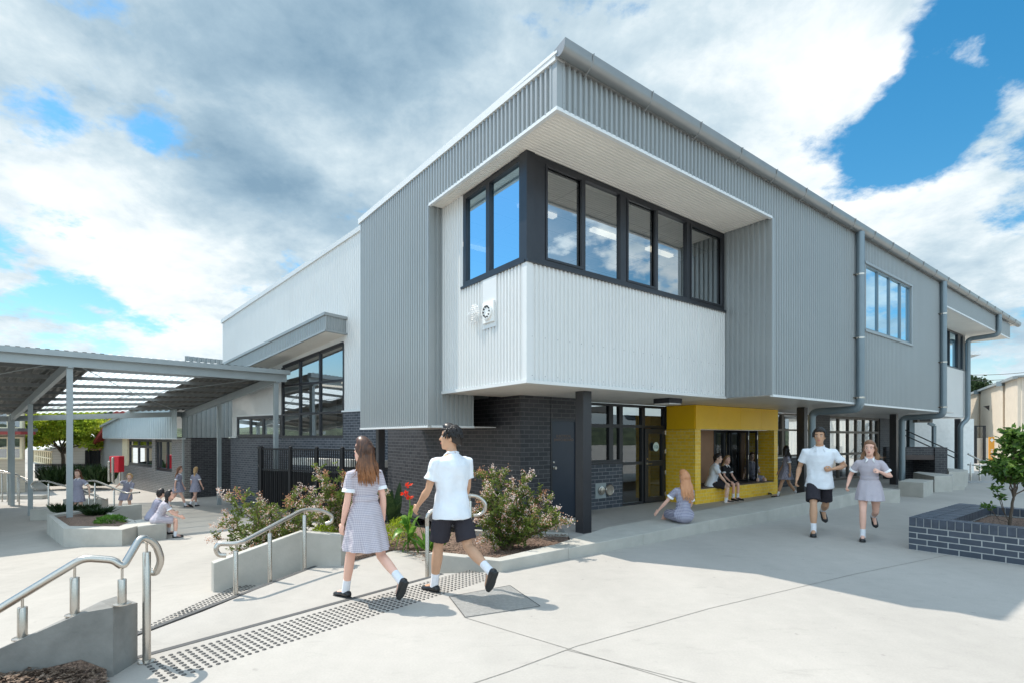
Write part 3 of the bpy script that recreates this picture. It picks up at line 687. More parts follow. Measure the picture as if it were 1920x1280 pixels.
c0=bp(.20,2.28,3.70)
for k in range(-4,5):
    w=math.sqrt(max(0,1-(k/4.6)**2))*.15; z_=k*.033
    m.tube([c0-W*w+V((0,0,z_)),c0-U*.05+V((0,0,z_)),c0+W*w+V((0,0,z_))],.004,4); m.tube([c0+W*z_-V((0,0,w)),c0-U*.05+W*z_,c0+W*z_+V((0,0,w))],.004,4)
m.tube([c0+W*.15*math.cos(2*math.pi*k/24)+V((0,0,.15*math.sin(2*math.pi*k/24))) for k in range(25)],.006,5); m.build('guard',M['mesh'],ev)
# ------------------------------------------------------------ hall behind, set at an angle
HD=V((-.809,.588,0)).normalized(); HN=V((.588,.809,0)).normalized(); H0=V((-4.79,16.5,0))
def hp(t,r,z=0.0): return H0+HD*t+HN*r+V((0,0,z))
def t_at(px,r=0.0):
    k=(px-PX)/FX; q=H0+HN*r
    return (k*q.y-q.x)/(HD.x-k*HD.y)
def hz(px,py,r=0.0):
    t=t_at(px,r); return CAMH+(PY-py)/FX*hp(t,r).y
HB=thing('hall_building','white ribbed hall with raked roof and dark brick base behind the grey block','building',tuple(hp(0,0)))
tE=t_at(418); zE=hz(418,606); zS=hz(678,432); tS=0.0
topl=lambda t: zS+(zE-zS)*(t-tS)/(tE-tS)
tw0,tw1=t_at(645),t_at(530); zw0,zw1=hz(645,640),hz(530,685); wtop=lambda t: zw0+(zw1-zw0)*(t-tw0)/(tw1-tw0)
zb=1.63; zb2=hz(660,771); tL=t_at(436)
m=MB()
n_=-HN
clad(m,hp(0,0),HD,n_,-2.5,tw0,zb2,topl,pitch=.1,depth=.018); clad(m,hp(0,0),HD,n_,tw0,tw1,wtop,topl,pitch=.1,depth=.018)
zt2=hz(480,779)
clad(m,hp(0,0),HD,n_,tw1,tL,zt2+.0,topl,pitch=.1,depth=.018); clad(m,hp(0,0),HD,n_,tL,tE,3.9,topl,pitch=.1,depth=.018)
clad(m,hp(tE,0),HN,HD,0,6,3.9,topl(tE),pitch=.1,depth=.018); clad(m,hp(tL,0),HN,HD,0,6,zb,3.95,pitch=.1,depth=.018)
tq=t_at(444)
abox(m,tq,tL,-.02,.02,zb,zt2,fr=hp)
split(m,'wall_cladding',M['white'],HB)
m=MB(); m.hexa([hp(-2.5,-.06,topl(-2.5)-.02),hp(-2.5,8,topl(-2.5)-.02),hp(tE+.06,8,topl(tE)-.02),hp(tE+.06,-.06,topl(tE)-.02)],[hp(-2.5,-.06,topl(-2.5)+.14),hp(-2.5,8,topl(-2.5)+.14),hp(tE+.06,8,topl(tE)+.14),hp(tE+.06,-.06,topl(tE)+.14)])
m.build('roof',M['white'],HB)
m=MB(); abox(m,-2.5,tL+.1,-.03,.25,-2,zb-.0,fr=hp); abox(m,-2.5,tw0,-.031,.24,zb,zb2,fr=hp); abox(m,tL-.2,tL+.1,.25,6,-2,zb,fr=hp)
split(m,'brick_wall',M['bbrick'],HB)
m=MB(); abox(m,-2.5,tw0+.05,-.07,-.0,zb2,zb2+.05,fr=hp); abox(m,tq-.1,tL+.15,-.08,.0,zb,zb+.05,fr=hp); abox(m,tq-.06,tq,-.04,.02,zb+.05,zt2,fr=hp); abox(m,tw1+.05,tq,-.04,.02,zt2,zt2+.07,fr=hp)
split(m,'window_trim',M['trim'],HB)
# tall raked window: built in vertical bays
f=MB(); g3=[tw0,tw0+(tw1-tw0)*.36,tw0+(tw1-tw0)*.69,tw1]; zt_=[zb+.06,hz(590,774),hz(590,717)]
fw=.075
def fb(t0,t1,z0a,z1a,z0b=None,z1b=None,r0=-.03,r1=.05):
    z0b=z0a if z0b is None else z0b; z1b=z1a if z1b is None else z1b
    f.hexa([hp(t0,r0,z0a),hp(t0,r1,z0a),hp(t1,r1,z0b),hp(t1,r0,z0b)],[hp(t0,r0,z1a),hp(t0,r1,z1a),hp(t1,r1,z1b),hp(t1,r0,z1b)])
for t_ in g3: fb(t_-fw/2,t_+fw/2,zb,wtop(t_)-.08)
for i in range(3):
    a_,b2_=g3[i]+fw/2,g3[i+1]-fw/2
    fb(a_,b2_,wtop(a_)-.1,wtop(a_),wtop(b2_)-.1,wtop(b2_)); fb(a_,b2_,zb,zb+.09); 
    for z_ in zt_[1:]: fb(a_,b2_,z_-.035,z_+.035)
wf=f.build('window',M['frame'],HB)
for i in range(3):
    for j in range(3):
        a_,b2_=g3[i],g3[i+1]; z0_=zt_[j]; p_=MB()
        za=zt_[j+1] if j<2 else wtop(a_)-.05; zb_=zt_[j+1] if j<2 else wtop(b2_)-.05
        p_.quad(hp(b2_,.02,z0_),hp(a_,.02,z0_),hp(a_,.02,za),hp(b2_,.02,zb_)); p_.build('pane',M['gl_hall'],wf)
quadwin(HB,tw1+.05,tq,zb+.02,zt2,-.01,[t_at(516),t_at(494),t_at(470)],gl='gl_hall',fw=.12,fr=hp,fd=.06)
# dim hall interior seen through the glass
m=MB(); abox(m,-2,tE,5,5.1,-1.2,5,fr=hp); abox(m,-2,tE,.3,5,zb-.4,zb-.38,fr=hp); split(m,'interior_wall',M['room'],HB)
m=MB(); m.hexa([hp(-2.4,.3,5.9),hp(-2.4,5,5.9),hp(tE,5,4.4),hp(tE,.3,4.4)],[hp(-2.4,.3,6),hp(-2.4,5,6),hp(tE,5,4.5),hp(tE,.3,4.5)]); m.build('ceiling',M['room'],HB)
for i,(t_,l) in enumerate(((1.0,'right'),(2.2,'middle'),(3.6,'left'))):
    m=MB(); abox(m,t_,t_+.25,1.0,4.0,3.6,3.65,fr=hp); tag(m.build('ceiling_light',M['lamp']),'long ceiling light behind the %s bay of the tall hall window'%l,'ceiling light','strip lights in the hall')
# awning box over the window
aw0_,aw1_=t_at(650),t_at(650)+6.6; at=lambda t: 5.53-.155*(t-aw0_); 
m=MB(); clad(m,hp(0,-.80),HD,n_,aw0_,aw1_,lambda t:at(t)-.50,lambda t:at(t)-.05,pitch=.1,depth=.02); clad(m,hp(aw0_,0),-HN,-HD,0.02,.80,at(aw0_)-.50,at(aw0_)-.05,pitch=.1,depth=.02)
split(m,'awning',M['grey'],HB)
m=MB()
def sl(t0,t1,r0,r1,d0,d1,mb):
    mb.hexa([hp(t0,r0,at(t0)+d0),hp(t0,r1,at(t0)+d0),hp(t1,r1,at(t1)+d0),hp(t1,r0,at(t1)+d0)],[hp(t0,r0,at(t0)+d1),hp(t0,r1,at(t0)+d1),hp(t1,r1,at(t1)+d1),hp(t1,r0,at(t1)+d1)])
sl(aw0_-.05,aw1_,-.86,0,-.06,.03,m); sl(aw0_-.04,aw1_,-.84,-.78,-.56,-.50,m); sl(aw0_-.05,aw0_+.01,-.78,0,-.56,-.50,m); split(m,'awning_edge',M['grey'],HB)
m=MB(); sl(aw0_,aw1_,-.78,0,-.53,-.51,m); m.build('awning_soffit',M['soffit'],HB)
# ------------------------------------------------------------ black steel fence in front of the hall
FA=G(490,956,-.72); FB=V((-3.75,14.75,0)); FA.z=0
fd_=(FB-FA); FL=fd_.length; fd_.normalize(); fz=1.33
FN=thing('steel_fence','black steel slat fence with gate enclosing the yard below the hall','fence',(FA.x,FA.y,-.8))
posts=[0,.27,.50,.71,.95]
for q in posts:
    m=MB(); c=FA+fd_*FL*q; m.box((c.x,c.y,.23),.045,.045,1.11,math.atan2(fd_.y,fd_.x)); m.lathe((c.x,c.y,1.34),[(.05,0),(.05,.02),(.01,.04)],seg=8); m.build('post',M['black'],FN)
m=MB()
for z_ in (1.28,.62,-.62): m.beam(FA+V((0,0,z_)),FB+V((0,0,z_)),.035,.05)
m.build('rail',M['black'],FN)
m=MB(); k=int(FL/.085)
for i in range(k):
    c=FA+fd_*(i*.085+.03); m.box((c.x,c.y,.33),.011,.011,.95,math.atan2(fd_.y,fd_.x))
m.build('slats',M['black'],FN)
m=MB(); nn=V((-fd_.y,fd_.x,0))
clad(m,FA+nn*.03,fd_,-nn*1,0,FL*.97,-.62,.58,pitch=.06,depth=.02); m.build('infill_sheet',M['black'],FN)
FE=hp(t_at(486),-.05); FE.z=0
m=MB(); 
for z_ in (1.28,.62,-.62): m.beam(FA+V((0,0,z_)),FE+V((0,0,z_)),.035,.05)
for i in range(18):
    c=FA.lerp(FE,i/18); m.box((c.x,c.y,.33),.011,.011,.95)
m.build('side_panel',M['black'],FN)
# pale table/bench tops behind the fence
for i,(q0_,q1_) in enumerate(((.12,.48),(.5,.7),(.72,.93))):
    a_=FA+fd_*FL*q0_+nn*.9; b_2=FA+fd_*FL*q1_+nn*.7
    m=MB(); m.beam(a_+V((0,0,.86)),b_2+V((0,0,.86)),.5,.22); tag(m.build('stacked_boards',M['soffit']),'pale stacked boards behind the slat fence, %s stack from the left'%('first','second','third')[i],'boards','pale boards behind the fence')
# ------------------------------------------------------------ people
SK={'fair':(.78,.50,.38),'tan':(.56,.32,.20),'pink':(.80,.47,.36)}
for k,c in SK.items(): M['skin_'+k]=mat('skin_'+k,c,.5,0,.05,9,spec=.35)
def gingham(name,c1,c2,p=.0085):
    m,N,L,B=nt(name); B.inputs['Roughness'].default_value=.85; B.inputs['Specular IOR Level'].default_value=.2
    tc=N.new('ShaderNodeTexCoord'); sp=N.new('ShaderNodeSeparateXYZ'); L.new(tc.outputs['Object'],sp.inputs[0])
    def stripe(o,per,w):
        a=N.new('ShaderNodeMath'); a.operation='MULTIPLY'; a.inputs[1].default_value=2*math.pi/per; L.new(o,a.inputs[0])
        s=N.new('ShaderNodeMath'); s.operation='SINE'; L.new(a.outputs[0],s.inputs[0])
        r=N.new('ShaderNodeMapRange'); r.inputs['From Min'].default_value=-.35; r.inputs['From Max'].default_value=.35; r.inputs['To Max'].default_value=w; L.new(s.outputs[0],r.inputs[0]); return r.outputs[0]
    ad=N.new('ShaderNodeMath'); ad.operation='ADD'; L.new(stripe(sp.outputs[2],p*2,.62),ad.inputs[0]); L.new(stripe(sp.outputs[0],p*1.6,.3),ad.inputs[1])
    mx=N.new('ShaderNodeMix'); mx.data_type='RGBA'; L.new(ad.outputs[0],mx.inputs['Factor']); mx.inputs['A'].default_value=(*c2,1); mx.inputs['B'].default_value=(*c1,1); L.new(mx.outputs['Result'],B.inputs['Base Color'])
    nz=N.new('ShaderNodeTexNoise'); nz.inputs['Scale'].default_value=9; nz.inputs['Detail'].default_value=4; nz.inputs['Distortion'].default_value=.6; L.new(tc.outputs['Object'],nz.inputs['Vector'])
    bm=N.new('ShaderNodeBump'); bm.inputs['Strength'].default_value=.5; bm.inputs['Distance'].default_value=.03; L.new(nz.outputs['Fac'],bm.inputs['Height']); L.new(bm.outputs[0],B.inputs['Normal'])
    return m
M['ging']=gingham('gingham_cotton',(.34,.30,.37),(.62,.575,.60))
M['ging2']=gingham('grey_gingham',(.12,.12,.19),(.50,.48,.56),.012)
def cloth(name,c,b=.5):
    return mat(name,c,.85,0,.04,5,bump=b,bscale=7,spec=.2,bdist=.035)
M['shirt']=cloth('white_shirt',(.78,.81,.86)); M['short']=cloth('dark_shorts',(.035,.032,.04)); M['cuff']=cloth('white_cuff',(.85,.85,.86),.2)
M['jacket']=cloth('black_jacket',(.02,.02,.024))
M['shoe']=mat('black_leather',(.015,.015,.017),.28,0,.1,20); M['sole']=mat('shoe_sole',(.03,.03,.03),.8); M['sock']=mat('white_sock',(.78,.78,.82),.9,0,.05,30)
def hairmat(name,c1,c2,z0,z1):
    m,N,L,B=nt(name); B.inputs['Roughness'].default_value=.38; B.inputs['Specular IOR Level'].default_value=.5
    tc=N.new('ShaderNodeTexCoord'); sp=N.new('ShaderNodeSeparateXYZ'); L.new(tc.outputs['Object'],sp.inputs[0])
    r=N.new('ShaderNodeMapRange'); r.inputs['From Min'].default_value=z0; r.inputs['From Max'].default_value=z1; L.new(sp.outputs[2],r.inputs[0])
    nz=N.new('ShaderNodeTexNoise'); nz.inputs['Scale'].default_value=40; mp=N.new('ShaderNodeMapping'); mp.inputs['Scale'].default_value=(1,1,.08); L.new(tc.outputs['Object'],mp.inputs[0]); L.new(mp.outputs[0],nz.inputs['Vector'])
    ad=N.new('ShaderNodeMath'); ad.operation='MULTIPLY_ADD'; L.new(nz.outputs['Fac'],ad.inputs[0]); ad.inputs[1].default_value=1.1; s2=N.new('ShaderNodeMath'); s2.operation='SUBTRACT'; L.new(r.outputs[0],s2.inputs[0]); s2.inputs[1].default_value=.55; L.new(s2.outputs[0],ad.inputs[2])
    mx=N.new('ShaderNodeMix'); mx.data_type='RGBA'; mx.clamp_factor=True; L.new(ad.outputs[0],mx.inputs['Factor']); mx.inputs['A'].default_value=(*c2,1); mx.inputs['B'].default_value=(*c1,1); L.new(mx.outputs['Result'],B.inputs['Base Color']); return m
M['iris']=mat('eye_dark',(.05,.03,.02),.2); M['lip']=mat('lips',(.55,.18,.16),.45); M['eyew']=mat('eye_white',(.75,.73,.70),.3)
def remesh(ob, vox, smooth=3, ratio=None):
    md=ob.modifiers.new('r','REMESH'); md.mode='VOXEL'; md.voxel_size=vox; md.use_smooth_shade=True
    if smooth:
        s=ob.modifiers.new('s','SMOOTH'); s.iterations=smooth; s.factor=.5
    bpy.context.view_layer.update()
    me=bpy.data.meshes.new_from_object(ob.evaluated_get(bpy.context.evaluated_depsgraph_get()))
    ms=list(ob.data.materials); ob.modifiers.clear(); old=ob.data; ob.data=me; bpy.data.meshes.remove(old)
    me.materials.clear()
    for m in ms: me.materials.append(m)
    for p in me.polygons: p.use_smooth=True; p.material_index=0
    return ob
def folds(ob, amp, k):
    me=ob.data; cs=[]
    for v in me.vertices:
        c=v.co/k; a=noise.noise(V((c.x*7+3,c.y*7,c.z*3.2)))+.6*noise.noise(V((c.x*13,c.y*13+5,c.z*8))); b=abs(noise.noise(V((c.x*4+9,c.y*4,c.z*9+c.x*6))))
        cs.append(v.co+v.normal*amp*k*(a-.9*b))
    for v,c in zip(me.vertices,cs): v.co=c
    me.update()
def rings(mb, secs, seg=24, cap=True):
    """secs: (centre, half width x, half depth y, frame x-axis, frame y-axis[, shape fn])"""
    vs=[]; fs=[]
    for sc in secs:
        c,rx,ry,ax,ay=sc[:5]; fn=sc[5] if len(sc)>5 else None
        for j in range(seg):
            a=2*math.pi*j/seg; k=fn(a) if fn else 1
            vs.append(V(c)+ax*math.cos(a)*rx*k+ay*math.sin(a)*ry*k)
    n=len(secs)
    for i in range(n-1):
        for j in range(seg):
            k=(j+1)%seg; fs.append((i*seg+j,i*seg+k,(i+1)*seg+k,(i+1)*seg+j))
    if cap: fs += [tuple(range(seg-1,-1,-1)), tuple(range((n-1)*seg,n*seg))]
    mb.add(vs,fs)
def smp(a,b,n): return [a.lerp(b,i/n) for i in range(n+1)]
def person(label, loc, head_deg, H=1.70, sex='f', skin='fair', hair=None, pose=None, dress='ging', vox=.012, group=None, shirtc='shirt', category='student'):
    """body grown in its own frame facing +y and scaled to height H; pose angles in degrees"""
    p=dict(lean=2, side=0, tl=0, head=(0,0), legs=((15,5,0,2),(-18,20,25,2)), arms=((10,20,8,0),(-15,15,8,0)), drop=None, sit=False, curl=25, hem=.955)
    p.update(pose or {}); k=H/1.70; R=math.radians; fem=sex=='f'
    # spine
    hipz=.90; pel=V((0,0,hipz))
    ld=V((math.sin(R(p['side'])),math.sin(R(p['lean']))*math.cos(R(p['side'])),math.cos(R(p['lean']))*math.cos(R(p['side'])))).normalized()
    yaw=Matrix.Rotation(R(p['tl']),3,'Z'); tx=(yaw@V((1,0,0))); tx=(tx-ld*tx.dot(ld)).normalized(); ty=ld.cross(tx).normalized()
    chest=pel+ld*.34; shl=pel+ld*.475; neck=pel+ld*.53; hx,hp_=p['head']
    nd=(ld*.6+V((0,0,1))*.4+ty*.10).normalized(); hc=neck+nd*.155
    Rh=Matrix.Rotation(R(p['tl']+hx),3,'Z')@Matrix.Rotation(R(-hp_),3,'X')
    fx,fy,fz=Rh@V((1,0,0)),Rh@V((0,1,0)),Rh@V((0,0,1))
    J={}
    legs=[]; shoes=[]
    for sgn,(th,kn,ft,ab) in zip((-1,1),p['legs']):
        h=pel+V((sgn*.088,0,-.02)); d=V((sgn*math.sin(R(ab)),math.sin(R(th)),-math.cos(R(th)))).normalized()
        kne=h+d*.415; s=th-kn; d2=V((sgn*math.sin(R(ab))*.3,math.sin(R(s)),-math.cos(R(s)))).normalized(); ank=kne+d2*.405
        fd=V((sgn*.12,math.cos(R(ft)),-math.sin(R(ft)))).normalized(); legs.append((h,kne,ank,fd,d2))
    low=min(min(a.z-.075, (a+f*.14).z-.03) for _,_,a,f,_ in legs)
    dz=-low if not p['sit'] else 0
    if p['drop'] is not None: dz=p['drop']/k-pel.z
    T=V((0,0,dz))
    root=thing('person',label,category,loc,group); root.rotation_euler=(0,0,math.radians(-head_deg))
    def fin(mb): mb.v=[(q+T)*k for q in mb.v]; return mb
    LB={}; 
    def bld(mb,name,m,par=None,**kw):
        fin(mb); o0=ORG[root.name]; ORG[root.name]=V((0,0,0)); ob=mb.build(name,m,root,uv=False,**kw); ORG[root.name]=o0; return ob
    b=MB()
    sh=.155 if fem else .19; wa=.110 if fem else .145; hi=.158 if fem else .155; cw=.138 if fem else .165; cd=.098 if fem else .115
    S=lambda t,rx,ry,off=0: (pel+ld*t+ty*off,rx,ry,tx,ty)
    rings(b,[S(-.10,.10,.08,-.01),S(-.05,hi*.93,.105,-.02),S(.03,hi,.112,-.02),S(.10,hi*.88,.100,-.005),S(.19,wa,.088,0),S(.30,cw,cd,.0),S(.40,cw*1.08,cd*.98,-.005),S(.455,sh*.93,.080,-.01),S(.495,sh*.55,.062,-.01),S(.525,.058,.058,-.005),S(.56,.052,.055,.0)])
    b.tube([neck-ld*.02,neck+nd*.04,hc-nd*.04],[.056,.050,.052],12)
    # head
    def hd(x,y,z): return hc+fx*x+fy*y+fz*z
    secs=[]
    for z,rx,ry,oy in ((-.125,.022,.02,.055),(-.115,.035,.040,.045),(-.09,.050,.062,.028),(-.055,.060,.080,.012),(-.01,.071,.093,.0),(.035,.077,.098,-.004),(.07,.073,.092,-.006),(.097,.055,.070,-.006),(.113,.028,.036,-.006)):
        secs.append((hd(0,oy,z),rx,ry,fx,fy))
    rings(b,secs,20)
    b.tube([hd(0,.088,.015),hd(0,.102,-.012),hd(0,.112,-.030),hd(0,.094,-.040)],[.008,.010,.014,.009],8)       # nose
    for sg in (-1,1): b.ell(hd(sg*.074,-.008,-.012),.010,.022,.032,Rh,8,8)                                          # ears
    b.ell(hd(0,.088,-.066),.022,.010,.008,Rh,10,6)
    # legs
    cf=.047 if fem else .053; tf=.082 if fem else .084
    for h,kne,ank,fd,d2 in legs:
        b.tube([h+V((0,0,.05)),h,h.lerp(kne,.35),h.lerp(kne,.75),kne,kne.lerp(ank,.25)+d2.cross(V((1,0,0)))*-.0,kne.lerp(ank,.45),kne.lerp(ank,.8),ank],[tf*.85,tf,tf*.94,tf*.70,.050,cf*1.08,cf*1.02,.036,.032],14)
        b.tube([ank,ank+fd*.06-V((0,0,.03)),ank+fd*.14-V((0,0,.045))],[.034,.032,.024],10)
    # arms and hands
    arms=[]
    for sgn,A in zip((-1,1),p['arms']):
        fl,el,ab,inn=A[:4]; so_=pel+ld*.445+tx*sgn*sh
        def dirn(f,a_):
            return (ty*math.sin(R(f))*math.cos(R(a_))+tx*sgn*math.sin(R(a_))-ld*math.cos(R(f))*math.cos(R(a_))).normalized()
        if len(A)>4: # fore-arm given directly in body axes
            d1=dirn(fl,ab); d2=(tx*A[4][0]+ty*A[4][1]+ld*A[4][2]).normalized()
        else: d1=dirn(fl,ab); d2=dirn(fl+el,ab-inn)
        e=so_+d1*.285; w=e+d2*.235; arms.append((so_,e,w,d1,d2,sgn))
        ar=.042 if fem else .050
        b.tube([so_-tx*sgn*.05-ld*.018,so_-ld*.022,so_.lerp(e,.5),e,e.lerp(w,.3),e.lerp(w,.75),w],[ar*.86,ar*.92,ar*.88,.034,.035 if fem else .041,.026,.022],12)
        # hand: palm + 5 fingers
        pn=(tx*-sgn*.9+ty*.2); pn=(pn-d2*pn.dot(d2)).normalized(); ps=d2.cross(pn).normalized()      # palm normal (inward), palm side
        if ps.dot(ty)<0: ps=-ps
        c=w+d2*.045; Rm=Matrix((ps,pn,d2)).transposed()
        b.ell(c,.036,.015,.048,Rm,12,8); cl=R(p['curl'])
        for i,(o,L_) in enumerate(((.027,.070),(.009,.080),(-.009,.075),(-.026,.060))):
            q=w+d2*.082+ps*o; pts=[w+d2*.05+ps*o*.9,q]; an=0
            for sgm in (.45,.32,.23):
                an+=cl*(1+.12*i); q=q+(d2*math.cos(an)+pn*math.sin(an)+ps*o*.8)*L_*sgm; pts.append(q)
            b.tube(pts,[.0095,.0095,.0085,.0078,.0065],8)
        q=w+d2*.022+ps*.026; b.tube([q,q+(d2*.6+ps*.7+pn*.25).normalized()*.032,q+(d2*.85+ps*.45+pn*.4).normalized()*.062,q+(d2+ps*.3+pn*.5).normalized()*.085],[.013,.012,.0095,.008],8)
    body=bld(b,'body',M['skin_'+skin]); remesh(body,vox*k,3)
    # add eyes, brows and lips into the same mesh
    f=MB()
    for sg in (-1,1):
        f.ell(hd(sg*.031,.082,.004),.014,.010,.007,Rh,8,6)
    n1=len(f.f)
    for sg in (-1,1):
        f.ell(hd(sg*.031,.0885,.004),.0065,.005,.0065,Rh,8,6); f.tube([hd(sg*.015,.094,.026),hd(sg*.032,.093,.031),hd(sg*.05,.080,.026)],.0035,5)
    n2=len(f.f)
    f.ell(hd(0,.0965,-.062),.023,.006,.0045,Rh,10,5); f.ell(hd(0,.0955,-.070),.019,.006,.005,Rh,10,5)
    fin(f); me=body.data
    bm=bmesh.new(); bm.from_mesh(me); vv=[bm.verts.new(q) for q in f.v]
    for i,fc in enumerate(f.f):
        try: nf=bm.faces.new([vv[j] for j in fc]); nf.smooth=True; nf.material_index=1 if i<n1 else (2 if i<n2 else 3)
        except ValueError: pass
    bm.to_mesh(me); bm.free()
    for m_ in ('eyew','iris','lip'): me.materials.append(M[m_])
    # socks and shoes
    for h,kne,ank,fd,d2 in legs:
        s=MB(); s.tube([ank+(kne-ank)*.30,ank+(kne-ank)*.12,ank+d2*.02],[.041,.040,.042],14); bld(s,'sock',M['sock'],smooth=True,angle=50)
        up=V((1,0,0)).cross(fd).normalized(); sx_=fd.cross(up).normalized()
        s=MB(); base=ank-up*.068; secs=[]
        for t_,w_,h_ in ((-.062,.026,.045),(-.048,.036,.066),(-.01,.040,.074),(.04,.040,.062),(.09,.044,.046),(.14,.046,.038),(.175,.038,.032),(.195,.020,.022)):
            secs.append((base+fd*t_+up*h_*.5,w_,h_*.5,sx_,up))
        rings(s,secs,16); so2=bld(s,'shoe',M['shoe'],smooth=True)
        s=MB(); secs=[(base+fd*t_-up*.004,w_*1.05,.010,sx_,up) for t_,w_ in ((-.068,.020),(-.055,.034),(-.01,.039),(.04,.038),(.09,.045),(.14,.047),(.18,.038),(.203,.016))]
        rings(s,secs,12); fin(s); sm=bpy.data.meshes.new('sole'); sm.from_pydata([tuple(q) for q in s.v],[],s.f); sm.materials.append(M['sole']); so3=bpy.data.objects.new('sole',sm); COL.objects.link(so3); so3.parent=so2
    # clothes
    def sleeve(mb,fac,r0,r1):
        for so_,e,w,d1,d2,sgn in arms:
            mb.tube([so_-tx*sgn*.07-ld*.006,so_-tx*sgn*.03-ld*.008,so_-ld*.012,so_.lerp(e,fac*.3)-ld*.004,so_.lerp(e,fac*.65),so_.lerp(e,fac)],[r0*.98,r0*1.0,r0*1.04,r0*1.06,(r0+r1)/2*1.03,r1],16)
    if fem:
        c=MB(); S=lambda t,rx,ry,off=0,fn=None: (pel+ld*t+ty*off,rx,ry,tx,ty,fn)
        rings(c,[S(-.07,hi*1.06,.130,-.015),S(.02,hi*1.08,.130,-.015),S(.10,hi*.97,.115,-.003),S(.17,wa+.014,.102),S(.22,wa+.018,.104),S(.30,cw+.014,cd+.016),S(.40,cw*1.08+.014,cd*.98+.012,-.005),S(.455,sh*.95+.006,.090,-.01),S(.495,sh*.60,.072,-.01),S(.515,.066,.066,-.006)],32)
        sleeve(c,.58,.052,.062)
        pls=lambda amp: (lambda a: 1+amp*math.sin(a*11))
        if p['sit']:
            for h,kne,ank,fd,d2 in legs:
                c.tube([h+V((0,-.05,.03)),h.lerp(kne,.3)+V((0,0,.0)),h.lerp(kne,.62),h.lerp(kne,.86)],[.115,.108,.098,.092],20)
            c.ell(pel+V((0,-.02,-.03)),.190,.165,.125); c.tube([pel+ld*.0-ty*.01,pel+ld*.12-ty*.005,pel+ld*.2],[.155,.135,.115],20,flat=.85)
            mid=(legs[0][1]+legs[1][1])/2; hm=(legs[0][0]+legs[1][0])/2
            c.tube([hm,hm.lerp(mid,.5),hm.lerp(mid,.8)],[.10,.085,.07],16)
        else:
            # skirt follows both thighs
            m0=(legs[0][0]+legs[1][0])/2; mk=(legs[0][1]+legs[1][1])/2
            spread=abs(legs[0][1].y-legs[1][1].y)/2
            secs=[]; 
            for t_ in [x_*p['hem']/.955 for x_ in (0,.15,.35,.55,.75,.9,.955)]:
                c_=(pel+ld*.17).lerp(V((mk.x,mk.y*.8,mk.z+.045)),t_)
                w_=wa+.014+(.212-wa)*t_**.5+spread*.05*t_; dd_=.100+(.115)*t_**.8+spread*.45*t_*t_
                secs.append((c_,w_,dd_,tx.lerp(V((1,0,0)),t_).normalized(),ty.lerp(V((0,1,0)),t_).normalized(),pls(.05*t_)))
            rings(c,secs,66)
        dob=bld(c,'dress',M[dress]); remesh(dob,vox*k*.95,2); folds(dob,.006,k)
        c=MB(); rings(c,[S(.155,wa+.024,.108),S(.165,wa+.027,.111),S(.200,wa+.027,.112),S(.210,wa+.024,.109)],32); bld(c,'belt',M[dress],smooth=True,angle=40)
    else:
        c=MB(); S=lambda t,rx,ry,off=0: (pel+ld*t+ty*off,rx,ry,tx,ty)
        rings(c,[S(-.13,hi*1.34,.168,-.005),S(-.09,hi*1.32,.165,-.005),S(.03,hi*1.22,.148),S(.15,wa+.035,.125),S(.30,cw+.028,cd+.026),S(.40,cw*1.08+.020,cd+.014,-.005),S(.455,sh*.97+.008,.100,-.01),S(.50,sh*.58,.076,-.01),S(.525,.070,.070,-.006)],32)
        sleeve(c,.66,.055,.074)
        if not p['sit']: pass
        dob=bld(c,'shirt',M[shirtc]); remesh(dob,vox*k,2); folds(dob,.013,k)
        c=MB()
        for h,kne,ank,fd,d2 in legs:
            c.tube([h+V((0,0,.06)),h+V((0,0,-.02)),h.lerp(kne,.45),h.lerp(kne,.84)],[.085,.096,.100,.104],20)
        c.ell(pel+V((0,-.01,-.01)),.160,.125,.11)
        dob=bld(c,'shorts',M['short']); remesh(dob,vox*k,2); folds(dob,.010,k)
    for so_,e,w,d1,d2,sgn in arms:
        if fem:
            c=MB(); q=so_.lerp(e,.53); q2=so_.lerp(e,.66); c.tube([q,q.lerp(q2,.1),q2],[.060,.064,.067],18); bld(c,'cuff',M['cuff'],smooth=True,angle=50)
    # collar
    c=MB(); cm='cuff' if fem else shirtc
    for sg in (-1,1):
        pts=[pel+ld*.535-ty*.062+tx*sg*.005, pel+ld*.53+tx*sg*.060-ty*.02, pel+ld*.50+ty*.060+tx*sg*.040, pel+ld*.455+ty*.096+tx*sg*.062]
        c.tube(pts,[.016,.016,.018,.007],8,flat=.9)
    bld(c,'collar',M[cm],smooth=True)
    # hair
    if hair:
        L_,c1,c2,nst,style=hair
        zt=(hc.z+dz)*k; hmname='hair_%d_%d_%d'%tuple(int(v*99) for v in c1)+str(nst)
        hm_=hairmat(hmname,c1,c2,zt-(.1+L_*.95)*k,zt-.02)
        c=MB(); secs=[]
        sc=1.06 if style!='short' else 1.07
        for z,rx,ry,oy in ((-.06,.062,.055,-.045),(-.03,.074,.072,-.035),(.0,.080,.084,-.024),(.035,.083,.096,-.014),(.07,.080,.100,-.008),(.10,.063,.080,-.008),(.120,.044,.056,-.008),(.134,.020,.028,-.008)):
            fyt=(fy+fz*.42)
            secs.append((hd(0,oy-.006,z+.004),rx*sc,ry*sc,fx,fyt))
        rings(c,secs,20)
        back=-fy
        rs=random.Random(hash(label)%1000 if False else len(label))
